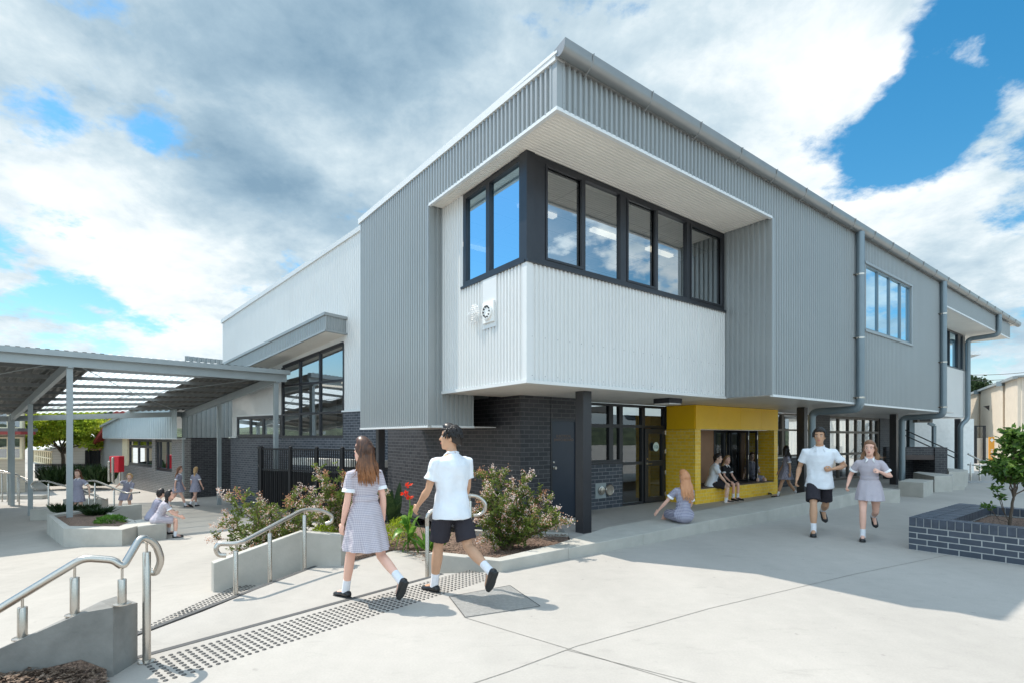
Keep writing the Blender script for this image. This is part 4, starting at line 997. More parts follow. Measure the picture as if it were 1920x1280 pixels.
        if style in('long','tail'):
            dn=V((0,0,-1)); shb=pel+ld*.45-ty*.105
            wd=.075 if style=='long' else .03
            pts=[hd(0,-.04,.03),hd(0,-.075,-.05)]
            e1=hd(0,-.085,-.10); 
            bk=-ty
            for t_ in (.3,.6,1.0): pts.append(e1+dn*(L_*t_)+bk*(.035*t_))
            secs=[]
            for i,q in enumerate(pts):
                t_=i/(len(pts)-1); secs.append((q,(.072,.082,wd*1.15,wd*1.2,wd*.75)[i],(.05,.045,.034,.028,.012)[i],fx.lerp(tx,t_).normalized(),fy.lerp(ty,t_).normalized()))
            rings(c,secs,18)
        # strands
        for i in range(nst):
            az=rs.uniform(-2.3,2.3) if style!='short' else rs.uniform(-3.1,3.1); el=rs.uniform(.15,1.45)
            if style=='short' and abs(az)>2.2: el=max(el,.9)
            r0=V((math.sin(az)*math.cos(el)*.083,-math.cos(az)*math.cos(el)*.104-.008,math.sin(el)*.125+.0))
            q=hd(*r0); out_=(fx*r0.x+fy*r0.y); out_=out_.normalized() if out_.length>1e-4 else back
            if style=='short':
                dn_=(-fz*math.cos(el)+out_*math.sin(el)*.9+fx*rs.uniform(-.35,.35)+fy*rs.uniform(-.2,.35)).normalized(); pts=[q-dn_*.01,q+dn_*.012+out_*.009+fz*.005,q+dn_*.03+out_*.007,q+dn_*.045+out_*.004]; c.tube(pts,[.006,.008,.006,.001],4,cap=False); continue
            ll=L_*rs.uniform(.82,1.05); fly=i%14==0
            if style=='tail':
                tgt=hd(0,-.10,.02); pts=[q,q.lerp(tgt,.5)+out_*.02,tgt+V((rs.uniform(-.015,.015),rs.uniform(-.015,.015),0)),tgt+back*.03+V((rs.uniform(-.02,.02),0,-ll*.5)),tgt+back*.02+V((rs.uniform(-.03,.03),rs.uniform(-.02,.02),-ll))]
                c.tube(pts,[.005,.006,.007,.007,.001],4,cap=False); continue
            side_=math.sin(az); e1=hd(side_*.092,-.035-.055*max(0,math.cos(az)),-.055)
            fr_=.03 if abs(az)>1.5 else 0
            w_=rs.uniform(-1,1)
            e2=e1+V((0,0,-ll*.35))+(-ty)*(.035-fr_)+tx*side_*.028+tx*w_*.012
            e3=e1+V((0,0,-ll*.72))+(-ty)*(.045-fr_)+tx*side_*.012+tx*w_*.03-ty*rs.uniform(-.01,.02)
            e4=e1+V((0,0,-ll))+(-ty)*(.05-fr_)+tx*side_*.004+tx*w_*.045-ty*rs.uniform(-.02,.03)
            if fly: e3=e3+tx*w_*.05+V((0,0,.03)); e4=e4+tx*w_*.11+V((0,0,.08)); c.tube([q,e1,e2,e3,e4],[.002,.003,.003,.0025,.001],4,cap=False); continue
            c.tube([q,q.lerp(e1,.5)+out_*.016,e1,e2,e3,e4],[.004,.007,.008,.008,.006,.0012],4,cap=False)
        bld(c,'hair',hm_,smooth=True)
        if style=='long' or style=='tail': pass
    return root
BR=((.055,.022,.012),(.42,.17,.06)); DK=((.012,.008,.007),(.035,.02,.014)); GI=((.55,.24,.11),(.72,.36,.18)); BL=((.50,.30,.13),(.70,.46,.22)); RB=((.12,.045,.02),(.22,.09,.04))
def at(px,py,z=0.0): q=G(px,py,z); return (q.x,q.y,z)
def atc(px,py): q=GC(px,py); return (q.x,q.y,q.z)
W1='students walking'
# the pair by the steps
person('girl in striped dress walking away, long brown hair turning ginger at the tips',at(686,1124),-46,1.67,'f','pink',(.30,*BR,420,'long'),
       dict(lean=3,head=(18,-6),legs=((20,6,2,1),(-20,42,52,1)),arms=((6,12,7,3),(-8,14,6,3)),curl=20),'ging',.0085)
person('black-haired young man in white shirt and dark shorts walking away on the tactile studs',at(848,1112),-40,1.79,'m','tan',(.0,*DK,480,'short'),
       dict(lean=1,head=(46,-4),legs=((14,4,2,2),(-18,46,55,2)),arms=((14,28,9,2),(8,30,6,4)),curl=30),None,.0085)
# the two joggers
person('boy in a pale shirt and black shorts with glasses, jogging towards the camera',at(1536,1000),205,1.84,'m','tan',(.0,*DK,380,'short'),
       dict(lean=6,head=(-14,0),legs=((-18,52,40,2),(26,22,-4,1)),arms=((-6,0,34,0,(.80,.55,-.12)),(-14,40,16,4)),curl=50),None,.010,shirtc='shirt')
person('girl in a lilac school dress with light brown hair, jogging towards the camera',at(1630,1010),210,1.62,'f','pink',(.20,(.22,.11,.06),(.40,.24,.13),240,'long'),
       dict(lean=6,head=(-12,2),legs=((-18,54,44,2),(24,20,-4,2)),arms=((4,0,30,0,(.72,.50,.48)),(-24,62,22,8)),curl=60,hem=.70),'ging',.010)
# seated on the low bench, seen from behind
q=at(1284,981,.19)
person('girl with very long ginger hair sitting on the low concrete bench, seen from behind',(q[0],q[1]+.10,.20),-12,1.60,'f','pink',(.36,*GI,380,'long'),
       dict(sit=True,drop=.13,lean=3,side=5,head=(12,0),legs=((88,60,10,4),(86,55,10,6)),arms=((28,10,24,5),(20,40,10,10)),curl=10),'ging2',.010)
# alcove sitters
ys_=bp(a_at(1338,2.60),2.66,.39)
person('dark-haired boy in a white shirt sitting in the yellow alcove',(ys_.x,ys_.y,.39),112,1.60,'m','fair',(.0,*DK,160,'short'),
       dict(sit=True,drop=.10,lean=14,head=(-6,0),legs=((84,88,0,2),(78,84,0,6)),arms=((38,12,4,4),(42,10,4,6)),curl=30),None,.013)
ys_=bp(a_at(1362,2.66),2.72,.39)
person('girl in black jacket with long fair hair sitting beside the alcove boy',(ys_.x,ys_.y,.39),150,1.46,'f','pink',(.34,(.30,.17,.08),(.62,.42,.2),220,'long'),
       dict(sit=True,drop=.09,lean=8,head=(0,0),legs=((84,86,0,2),(84,86,0,2)),arms=((26,26,6,12),(26,30,6,14)),curl=30),'jacket',.013)
ys_=bp(a_at(1409,3.05),3.02,.39)
person('auburn-haired girl sitting deep inside the yellow alcove, leaning on one hand',(ys_.x,ys_.y,.39),165,1.52,'f','fair',(.22,*RB,160,'long'),
       dict(sit=True,drop=.09,lean=-4,head=(-10,0),legs=((88,80,0,6),(88,80,0,8)),arms=((-6,8,28,-4),(-4,10,22,-4)),curl=10),'ging2',.013)
q=at(1483,933); 
person('girl with long black hair walking left of the dark column beside the yellow alcove',(q[0],q[1]+.25,0),-75,1.44,'f','tan',(.24,*DK,160,'long'),
       dict(lean=-2,head=(-110,0),legs=((22,6,0,1),(-16,18,20,1)),arms=((-14,14,8,0),(10,16,6,0)),curl=20,hem=.85),'ging2',.013)
# courtyard
person('girl with long auburn hair striding right, in front of the grey brick corner',atc(334,950),72,1.66,'f','pink',(.34,(.20,.09,.05),(.42,.2,.1),160,'long'),
       dict(lean=4,head=(0,0),legs=((-22,16,22,1),(24,6,0,1)),arms=((10,18,6,0),(-12,14,6,0)),curl=20,hem=.78),'ging2',.015)
person('girl with a fair ponytail walking away from the camera by the grey brick wall',atc(366,949),12,1.58,'f','pink',(.22,*BL,120,'tail'),
       dict(lean=2,head=(20,0),legs=((14,6,0,1),(-16,24,30,1)),arms=((4,14,14,2),(6,14,14,2)),curl=20,hem=.78),'ging2',.015)

q=P(0,0,17.2); x_=(146-PX)/FX*17.2
person('girl with very long auburn hair standing behind the front canopy post, hand on hip',(x_,17.2,zc(x_,17.2)),172,1.66,'f','fair',(.34,*RB,160,'long'),
       dict(lean=0,head=(8,0),legs=((4,2,0,2),(-2,2,0,2)),arms=((-4,10,38,30),(4,12,12,4)),curl=20,hem=.8),'ging2',.015)
x_=(236-PX)/FX*18.4
person('short-haired fair child in a grey dress leaning sideways at the steel handrail',(x_,18.4,zc(x_,18.4)),165,1.58,'f','fair',(.0,*BL,120,'short'),
       dict(lean=22,side=-20,head=(5,-10),legs=((-8,22,10,2),(24,10,0,4)),arms=((24,12,4,0),(-40,70,26,0)),curl=20,hem=.8),'ging2',.015)
x_=(264-PX)/FX*13.1
person('student with short black hair sitting on the concrete planter, left of a pair',(x_,13.5,-.50),40,1.55,'f','fair',(.0,*DK,160,'short'),
       dict(sit=True,drop=.09,lean=20,head=(20,-10),legs=((84,86,0,2),(84,86,0,2)),arms=((50,40,8,10),(50,40,8,10)),curl=30),'ging2',.015)
x_=(285-PX)/FX*12.9
person('girl with long dark hair sitting on the concrete planter, right of a pair',(x_,13.1,-.50),55,1.60,'f','pink',(.24,*DK,200,'long'),
       dict(sit=True,drop=.09,lean=24,head=(-10,-14),legs=((84,86,0,2),(84,86,0,2)),arms=((50,30,8,10),(52,30,8,12)),curl=30),'ging',.015)
# ------------------------------------------------------------ low bench and block seats, planters, handrails
def poly_wall(m, pts, w, z0, tops):      # wall following a line, thickness w to the left, tops per vertex
    for i in range(len(pts)-1):
        a,b=V(pts[i]),V(pts[i+1]); d=(b-a); d.z=0; d.normalize(); n=V((-d.y,d.x,0))*w
        m.hexa([(a.x,a.y,z0),(b.x,b.y,z0),(b.x+n.x,b.y+n.y,z0),(a.x+n.x,a.y+n.y,z0)],[(a.x,a.y,tops[i]),(b.x,b.y,tops[i+1]),(b.x+n.x,b.y+n.y,tops[i+1]),(a.x+n.x,a.y+n.y,tops[i])])
# bench edge of the verandah
pf=[G(939,1072),G(1066,1047),G(1206,1020),G(1330,996),G(1440,977),G(1609,944),G(1688,941)]
tops=[.14,.15,.165,.20,.22,.30,.33]
m=MB(); n_pts=len(pf); back=[]
for i,p_ in enumerate(pf):
    a=pf[max(0,i-1)]; b=pf[min(n_pts-1,i+1)]; d=(b-a).normalized(); nn_=V((-d.y,d.x,0)); w=(.16,.30,.75,.75,.9,.9,.8)[i]; back.append(p_+nn_*w)
for i in range(n_pts-1):
    ring=[pf[i],pf[i+1],back[i+1],back[i]]; zt=[tops[i],tops[i+1],tops[i+1],tops[i]]
    g_=.004 if i in (0,2,4) else 0
    d=(pf[i+1]-pf[i]).normalized()*g_
    m.hexa([(q.x+e.x,q.y+e.y,-.05) for q,e in zip(ring,(d,-d,-d,d))],[(q.x+e.x,q.y+e.y,z) for q,e,z in zip(ring,(d,-d,-d,d),zt)])
tag(m.build('concrete_bench',M['conc'],bevel=.008),'long low concrete bench running along the verandah edge, one girl seated on it','bench')
m=MB(); c1,c2,c3=G(1320,985,.22),G(1440,958,.24),G(1500,948,.26)
# garden kerb round the shrub bed
m=MB(); poly_wall(m,[(-1.10,6.80,0),(-.14,6.385,0)],.14,-.4,[.14,.14]); tag(m.build('garden_kerb',M['conc'],bevel=.006),'short concrete kerb in front of the shrub bed, behind the walking man','kerb')
m=MB(); poly_wall(m,[(.95,8.75,0),(-.75,9.1,0)],.12,-.3,[.05,.05]); tag(m.build('garden_kerb',M['conc'],bevel=.006),'concrete kerb at the back of the right shrub bed','kerb')
bed=MB(); bed.prism([(-1.0,6.9),(-.16,6.50),(.75,7.25),(.95,8.75),(-.75,9.1),(-2.9,12.2),(-4.9,12.6),(-4.3,9.0),(-3.78,6.95),(-3.0,7.45),(-2.4,7.45),(-1.9,8.3),(-1.3,8.25)],-1.2,[.03,.05,.06,.0,-.05,-.35,-.7,-.5,-.3,-.10,-.08,-.12,-.08])
tag(bed.build('garden_bed',M['mulch']),kind='structure')
def chips(poly, z, n, name, seed=3, s=(.02,.05)):
    rs=random.Random(seed); m=MB(); xs=[p[0] for p in poly]; ys=[p[1] for p in poly]; pv=[V((*p[:2],0)) for p in poly]
    while n>0:
        p_=V((rs.uniform(min(xs),max(xs)),rs.uniform(min(ys),max(ys)),0))
        if not inpoly(p_,pv): continue
        n-=1; zz_=z(p_) if callable(z) else z; a=rs.uniform(0,6.28); l=rs.uniform(*s); w=l*rs.uniform(.2,.4); t=rs.uniform(-.4,.4)
        dx=V((math.cos(a),math.sin(a),math.sin(t)))*l/2; dy=V((-math.sin(a),math.cos(a),rs.uniform(-.5,.5)))*w/2; c=p_+V((0,0,zz_+rs.uniform(.0,.02)))
        m.quad(c-dx-dy,c+dx-dy,c+dx+dy,c-dx+dy)
    return tag(m.build(name,M['chip']),kind='stuff')
M['chip']=foliage('bark_chip',(.035,.02,.015),(.14,.09,.06),(.40,.30,.23),30,.0,.8)
chips([(-1.0,6.95),(-.16,6.55),(.72,7.3),(.9,8.7),(-.75,9.0),(-2.2,9.5),(-2.6,7.6),(-1.9,8.3)],lambda p_:.03 if p_.x>-1 else -.09,4200,'bark_mulch')
# sloping planter wall beside the lower steps
WL=thing('retaining_wall','sloping grey concrete planter wall below the three-post handrail','wall',(-3.0,7.2,-.3))
m=MB(); w0=V((-3.82,6.63,0)); w1=V((-2.98,7.30,0)); w2=V((-2.41,7.30,0))
m.prism([tuple(w0[:2]),tuple(w1[:2]),tuple(w2[:2]),(w2.x+.02,w2.y+.16),(w1.x-.06,w1.y+.16),(w0.x-.10,w0.y+.12)],-.8,[.05,.33,.28,.28,.33,.05]); m.build('wall_panel',M['conc'],WL,bevel=.008)
# near left wall with facets
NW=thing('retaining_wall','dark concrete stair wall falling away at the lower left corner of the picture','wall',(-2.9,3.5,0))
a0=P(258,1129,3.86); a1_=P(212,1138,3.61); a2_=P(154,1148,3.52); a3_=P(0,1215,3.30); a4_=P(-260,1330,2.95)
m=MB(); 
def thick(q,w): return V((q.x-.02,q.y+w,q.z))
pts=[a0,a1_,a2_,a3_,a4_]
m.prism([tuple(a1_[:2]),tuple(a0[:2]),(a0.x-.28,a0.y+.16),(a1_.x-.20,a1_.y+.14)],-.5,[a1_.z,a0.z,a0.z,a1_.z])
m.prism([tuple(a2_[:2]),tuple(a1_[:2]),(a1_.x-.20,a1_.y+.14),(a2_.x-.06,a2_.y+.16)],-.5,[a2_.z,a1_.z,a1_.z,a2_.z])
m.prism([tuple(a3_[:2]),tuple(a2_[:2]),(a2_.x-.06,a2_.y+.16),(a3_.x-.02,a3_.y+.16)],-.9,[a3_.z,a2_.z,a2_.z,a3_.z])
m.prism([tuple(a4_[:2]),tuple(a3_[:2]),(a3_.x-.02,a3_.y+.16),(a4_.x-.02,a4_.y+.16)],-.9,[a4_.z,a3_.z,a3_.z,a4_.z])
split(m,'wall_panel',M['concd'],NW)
mp_=[(-4.6,2.6),(-2.62,2.3),(-2.70,3.45),(a1_.x-.03,a1_.y-.02),(a2_.x+.0,a2_.y-.01),(a3_.x,a3_.y-.01),(a4_.x,a4_.y-.01)]
mz=[.05,.0,.03,.06,.16,.13,.0]
m=MB(); m.prism(mp_,-.5,mz); tag(m.build('mulch_bed',M['mulch']),kind='structure')
def mzf(p_): 
    t=min(1,max(0,(-2.75-p_.x)/.35)); return .03+.12*t
chips([(q[0],q[1]) for q in mp_],mzf,5200,'bark_chips',5,(.015,.05))
# handrails: tube, posts with collar and pin
def rail(label, path, posts, r=.024, pr=.024, group='stainless handrails', bendr=.06, cat='handrail'):
    root=thing('handrail',label,cat,tuple(V(posts[0][0])),group); q=[V(path[0])]
    pts=[V(p_) for p_ in path]
    for i in range(1,len(pts)-1):
        a=(pts[i-1]-pts[i]); b=(pts[i+1]-pts[i]); rr=min(bendr,a.length*.48,b.length*.48); a.normalize(); b.normalize()
        for k in range(5): t_=k/4; q.append(pts[i]+a*rr*(1-t_)**2+b*rr*t_**2)
    q.append(pts[-1]); m=MB(); m.tube(q,r,14); m.build('rail_tube',M['steel'],root,smooth=True,angle=60)
    for b_,t_ in posts:
        b_=V(b_); t_=V(t_); m=MB(); m.lathe(b_,[(pr,0),(pr,(t_-b_).z-.075),(pr*.9,(t_-b_).z-.07),(.008,(t_-b_).z-.068),(.008,(t_-b_).z+.004)],16); m.lathe(b_,[(.055,0),(.055,.008),(pr+.004,.012)],16)
        m.build('post',M['steel'],root,smooth=True,angle=35)
    return root
b0=G(275,1240); 
rail('nearest steel handrail with a looped end, at the lower left on the dark stair wall',
     [P(-200,1265,3.0),P(0,1140,3.30),P(156,1045,3.50),P(214,1049,3.58),P(230,1063,3.60),P(265,1004,3.76),P(292,1018,3.85),P(303,1050,3.88),P(292,1074,3.88),P(281,1070,3.87)],
     [((b0.x,b0.y,0),P(275,1016,b0.y)),(P(229,1132,3.66),P(229,1066,3.66)),(P(140,1152,3.56),P(140,1062,3.56)),(P(42,1196,3.42),P(42,1117,3.42))],r=.0255,pr=.027,bendr=.05)
def pa(px,Y,pyt): return ((px-PX)/FX*Y,Y,-.42),P(px,pyt,Y)
rail('steel handrail on three posts in front of the sloping planter wall',
     [P(424,1040,5.95),P(410,1040,5.92),P(404,1028,5.90),P(410,1018,5.92),P(447,1019,5.98),P(571,953,7.10),P(605,956,7.3),P(624,966,7.4),P(622,978,7.38),P(610,981,7.35)],
     [pa(442,5.98,1020),pa(506,6.55,988),pa(571,7.15,955)],r=.028,pr=.026,bendr=.12)
rail('steel handrail beside the walking man, two posts and a hooked end',
     [P(801,985,6.62),P(801,966,6.62),P(808,958,6.65),P(878,927,6.95),P(898,930,7.0),P(911,943,7.0),P(909,958,7.0),P(900,965,7.0),P(888,966,7.0)],
     [pa(801,6.62,968),(P(881,1052,6.9)-V((0,0,.2)),P(881,928,6.9))],r=.028,pr=.026,bendr=.08)
# courtyard planter and seats
def cg(px,py,z): return G(px,py,z)
HT=-.50
outl=[cg(88,963,HT),cg(119,990,HT),cg(229,992,HT),cg(312,976,HT),cg(300,966,HT),cg(262,972,HT),cg(180,951,HT)]
PL=thing('concrete_planter','low angular concrete planter with bark and small plants round the canopy post','planter',tuple(outl[2]))
m=MB(); cen=sum((q for q in (outl[0],outl[1],outl[2],outl[6])),V())/4
ip=[cg(100,965,HT),cg(130,985,HT),cg(222,986,HT),cg(246,976,HT),cg(181,954,HT)]
m.prism([tuple(outl[i][:2]) for i in (0,1)]+[tuple(ip[1][:2]),tuple(ip[0][:2])],-1.3,HT)
m.prism([tuple(outl[1][:2]),tuple(outl[2][:2]),tuple(ip[2][:2]),tuple(ip[1][:2])],-1.3,HT)
m.prism([tuple(outl[2][:2]),tuple(cg(262,984,HT)[:2]),tuple(cg(250,975,HT)[:2]),tuple(ip[2][:2])],-1.3,HT-.001)
m.prism([tuple(ip[3][:2]),tuple(cg(254,975,HT)[:2]),tuple(outl[6][:2]),tuple(ip[4][:2])],-1.3,HT-.002)
m.prism([tuple(outl[0][:2]),tuple(ip[0][:2]),tuple(ip[4][:2]),tuple(outl[6][:2])],-1.3,HT-.003)
split(m,'planter_wall',M['conc'],PL)
m=MB(); m.prism([tuple(q[:2]) for q in ip],-1.2,HT-.06); m.build('bark_fill',M['mulch'],PL)
m=MB(); m.prism([tuple(cg(258,986,HT)[:2]),tuple(cg(313,979,HT)[:2]),tuple(cg(306,968,HT)[:2]),tuple(cg(252,974,HT)[:2])],-1.3,HT+.003); m.build('seat_block',M['conc'],PL,bevel=.03)
m=MB(); a=cg(196,951,HT+.03); b=cg(262,944,HT+.03); m.beam(V((a.x,a.y,-.85)),V((b.x,b.y,-.85)),.25,.76); tag(m.build('low_wall',M['conc']),'low concrete wall behind the two seated students','wall')
# right hand block seats
def block(pts,z1,label,z0=-.02):
    m=MB(); m.prism([tuple(q[:2]) for q in pts],z0,z1); return tag(m.build('concrete_block',M['conc'],bevel=.012),label,'block seat','concrete block seats')
f0,f1=G(1684,930),G(1749-16,932); d_=W*.9
A_,B_,C_=G(1684,928),G(1732,932),G(1750,925); block([A_,B_,C_,A_+(C_-B_)],.41,'nearest square concrete block seat, right of the jogging girl')
f0,f1=G(1752,925),G(1786,921); block([G(1752,922),G(1785,920.5),G(1788,917),G(1722,909),G(1712,911)],.48,'middle angular concrete block seat in front of the brick barbecue')
f0=G(1779,914); f1=G(1809,913); block([G(1779,914),G(1810,913),G(1815,909),G(1776,903)],.53,'tallest concrete block seat, beside the last downpipe')
m=MB(); f0=G(1788,918); m.box((f0.x,f0.y+.2,.07),.35,.2,.07); tag(m.build('concrete_step',M['conc']),'small concrete step between the block seats','step')
# brick barbecue bay
BQ=thing('brick_bay','dark brick barbecue bay with an open front, behind the block seats','brick bay',tuple(G(1785,893)))
bY=19.6; xl,xr=(1722-24-PX)/FX*bY,(1774-PX)/FX*bY; zt=CAMH+(PY-838)/FX*bY
def qx(px,Y): return (px-PX)/FX*Y
m=MB(); y0=bY
m.box(((xl+xr)/2,y0+1.1,zt/2),(xr-xl)/2,.1,zt/2); m.box(((xl+xr)/2,y0+.1,zt-.14),(xr-xl)/2,.12,.14)
pw=.42; m.hexa([(xr-.05-pw,y0-.06,0),(xr,y0-.06,0),(xr+.6,y0+1.2,0),(xr-.05-pw,y0+1.2,0)],[(xr-.05-pw,y0-.06,zt+.005),(xr,y0-.06,zt+.005),(xr+.6,y0+1.2,zt+.005),(xr-.05-pw,y0+1.2,zt+.005)])
split(m,'brick_wall',M['dbrick'],BQ)
m=MB(); m.box(((xl+xr)/2-.2,y0+.02,zt-.37),(xr-xl)/2-.2,.05,.09); m.build('lintel',M['wood'],BQ)
# white retaining wall, stair rails and post beyond
m=MB(); Y=24; m.box((qx(1745,Y),Y,.9),1.9,.12,1.6); m.box((qx(1870,Y),Y,.9),.01,.01,.01) if False else None
tag(m.build('white_wall',M['white2']),'tall pale rendered wall behind the brick barbecue','wall')
SR=thing('stair_rail','pair of sloping steel stair rails rising behind the brick barbecue','stair rail',(qx(1740,22.5),22.5,.5))
for dy in (0,.35):
    m=MB(); m.tube([P(1690,802+ (10 if dy else 0),22.5),P(1800,852+(10 if dy else 0),22.5)],.025,8); m.build('rail_tube',M['black'],SR)
m=MB(); m.beam(P(1707,785,22.8),P(1707,905,22.8),.22,.2,V((0,1,0))); m.build('post',M['pipe'],SR)
m=MB(); m.beam(P(1741,792,22.9),P(1751,797,22.9),.12,.12,V((0,1,0))); m.beam(P(1751,797,22.9),P(1751,905,22.9),.12,.12,V((0,1,0))); m.build('bent_post',M['pipe'],SR)
AC=thing('wall_unit','small dark box fitting hanging under the far soffit','fitting',tuple(P(1730,788,20.5))); m=MB(); c=P(1730,787,20.5); m.box(c,.30,.12,.09); m.build('housing',M['frame2'],AC); m=MB(); m.box(c+V((0,-.13,0)),.2,.01,.05); m.build('grille',M['black'],AC)
# far right short handrail
rail('short steel handrail loop with two legs at the far right, past the last downpipe',[P(1815,850,20.3),P(1838,862,20.3),P(1848,864,20.3),P(1864,868,20.3),P(1840,872,20.3),P(1815,870,20.3)],[(G(1820,900),P(1820,866,G(1820,900).y)),(G(1837,900),P(1837,866,G(1837,900).y))],r=.03,pr=.028)
m=MB(); c=G(1848,902); m.box((c.x,c.y,.004),1.0,.5,.004); tag(m.build('floor_grate',M['plate']),'dark drain grate in the paving by the far handrail loop','grate')
# beige building, gate and banner
BG=thing('beige_building','beige ribbed metal hall with a sloping gutter at the far right','building',tuple(P(1905,870,34)))
Y1,Y0=31.0,47.0
def bq(px,py,Y): return P(px,py,Y)
rt=P(1908,707,Y1); lt=P(1822,738,Y0)
dB_=V((lt.x-rt.x,lt.y-rt.y,0)); LB_=dB_.length; dB_.normalize(); nB_=V((dB_.y,-dB_.x,0)); nB_=nB_ if nB_.x<0 else -nB_
top_=lambda s: rt.z+(lt.z-rt.z)*s/LB_
o=V((rt.x,rt.y,0)); LX=LB_*1.3
m=MB(); clad(m,o,dB_,nB_,0,LX,-.3,top_,pitch=.34,depth=.04); m.build('wall_cladding',M['beige'],BG)
m=MB(); clad(m,o,-nB_,-dB_,0,12,-.3,rt.z,pitch=.34,depth=.04); m.build('end_wall',M['beige'],BG)
m=MB(); a=o+V((0,0,rt.z))+nB_*.15-dB_*.3; b=o+dB_*LX+V((0,0,top_(LX)))+nB_*.15; m.beam(a,b,.22,.16); m.build('gutter',M['gutter'],BG)
m=MB(); m.hexa([a,b,b-nB_*12,a-nB_*12],[a+V((0,0,.1)),b+V((0,0,.1)),b-nB_*12+V((0,0,.6)),a-nB_*12+V((0,0,.6))]); m.build('roof',M['gutter'],BG)
for px,Yp in ((1885,34.3),(1839,43.0)):
    s_=0
    k=(px-PX)/FX; s_=(k*o.y-o.x)/(dB_.x-k*dB_.y); q=o+dB_*s_+nB_*.12; m=MB(); m.beam(q,q+V((0,0,top_(s_)-.1)),.14,.14,V((0,1,0))); m.build('downpipe',M['beige'],BG)
    m=MB(); q2=q+V((0,0,top_(s_)-.1)); m.box(q2,.25,.2,.16); m.build('rain_head',M['pipe'],BG)
for px,py in ((1861,763),(1823,772)):
    k=(px-PX)/FX; s_=(k*o.y-o.x)/(dB_.x-k*dB_.y); q=o+dB_*s_+nB_*.2; q.z=CAMH+(PY-py)/FX*q.y
    m=MB(); m.add([q+dB_*.25+V((0,0,.15)),q-dB_*.25+V((0,0,.15)),q-dB_*.25+V((0,0,-.25)),q+dB_*.25+nB_*.3+V((0,0,.1)),q-dB_*.25+nB_*.3+V((0,0,.1))],[(0,1,4,3),(1,2,4),(0,3,2),(3,4,2),(0,2,1)]); m.build('wall_lamp',M['black'],BG)
GT=thing('steel_gate','open steel framed gate with a solid beige leaf in front of the beige hall','gate',tuple(P(1829,865,27)))
Yg=27
m=MB(); 
for px in (1823,1829,1845.5): m.beam(P(px,797,Yg),P(px,868,Yg),.09,.09,V((0,1,0)))
m.beam(P(1822,798,Yg),P(1846,798,Yg),.06,.06); m.build('gate_frame',M['black'],GT)
m=MB(); a=P(1832,820,Yg+.1); b=P(1864,868,Yg+.1); m.box(((a.x+b.x)/2,Yg+.15,(a.z+b.z)/2),(b.x-a.x)/2,.03,(a.z-b.z)/2); m.build('gate_leaf',M['beige'],GT)
BN=thing('banner_sign','tall orange banner sign with a white cross mark and sideways lettering','sign',tuple(P(1859,868,26)))
M['orange']=mat('orange_vinyl',(.75,.30,.02),.5,0,.05,3)
Yb=26.0; m=MB(); a=P(1854,818,Yb); b=P(1864,868,Yb); m.box(((a.x+b.x)/2,Yb,(a.z+b.z)/2),(b.x-a.x)/2,.02,(a.z-b.z)/2); m.build('banner',M['orange'],BN)
c=P(1859,824,Yb); m=MB(); m.box((c.x,Yb-.024,c.z),.09,.003,.028); m.box((c.x,Yb-.0245,c.z),.028,.003,.09); m.build('cross_mark',M['white2'],BN)
text('LIUN',.19,(c.x+.07,Yb-.024,c.z-.66),(0,0,1),'lettering',M['white2'],BN,(0,-1,0))
# brick planter with young tree
PB=thing('brick_planter','blue-grey brick planter box with a soldier course cap at the right edge','planter',(5.9,7.7,0))
c0=V((5.90,7.70,0)); uu=V(U); vv_=-W.copy()
def pbx(m,a0,a1,b0,b1,z0,z1): m.hexa([c0+uu*a0+vv_*b0+V((0,0,z0)),c0+uu*a1+vv_*b0+V((0,0,z0)),c0+uu*a1+vv_*b1+V((0,0,z0)),c0+uu*a0+vv_*b1+V((0,0,z0))][::-1],[c0+uu*a0+vv_*b0+V((0,0,z1)),c0+uu*a1+vv_*b0+V((0,0,z1)),c0+uu*a1+vv_*b1+V((0,0,z1)),c0+uu*a0+vv_*b1+V((0,0,z1))][::-1])
hb=.344; ht=.478
# long low side runs towards the camera's right (b), short side back along the building direction (a)
m=MB(); pbx(m,0,.23,0,4.2,0,hb); pbx(m,.23,2.7,0,.45,0,hb); pbx(m,2.47,2.7,.45,4.2,0,hb); pbx(m,.23,2.47,3.97,4.2,0,hb)
split(m,'planter_wall',M['pbrick'],PB)
# soldier course cap: individual bricks
cap=MB(); rs=random.Random(2)
def bricks_along(a0,a1,b0,b1,along):
    L_=(b1-b0) if along=='b' else (a1-a0); n=int(L_/.0885); 
    for i in range(n):
        s0=i*L_/n+.005; s1=(i+1)*L_/n-.005; dz=rs.uniform(-.0015,.0015)
        if along=='b': pbx(cap,a0,a1,b0+s0,b0+s1,hb+.010,ht+dz)
        else: pbx(cap,a0+s0,a0+s1,b0,b1,hb+.010,ht+dz)
bricks_along(-.003,.228,0,4.2,'b'); bricks_along(.236,2.7,-.003,.222,'a'); bricks_along(.236,2.7,.230,.452,'a'); bricks_along(2.47,2.703,.46,4.2,'b')
M['capb']=mat('cap_brick',(.055,.067,.092),.45,0,.25,9,bump=.3,bscale=50); cap.build('cap_course',M['capb'],PB,bevel=0)
m=MB(); M['mortar']=mat('mortar',(.42,.42,.41),.9); pbx(m,.004,.222,.004,4.19,hb-.01,ht-.006); pbx(m,.24,2.69,.004,.445,hb-.01,ht-.007); pbx(m,2.475,2.69,.46,4.19,hb-.01,ht-.008); m.build('mortar_bed',M['mortar'],PB)
m=MB(); pbx(m,.23,2.47,.45,3.97,0,.33); m.build('soil',M['mulch'],PB)
pp=[c0+uu*.25+vv_*.46,c0+uu*2.45+vv_*.46,c0+uu*2.45+vv_*3.9,c0+uu*.25+vv_*3.9]
chips([tuple(q[:2]) for q in pp],.335,3000,'planter_mulch',11,(.015,.04))

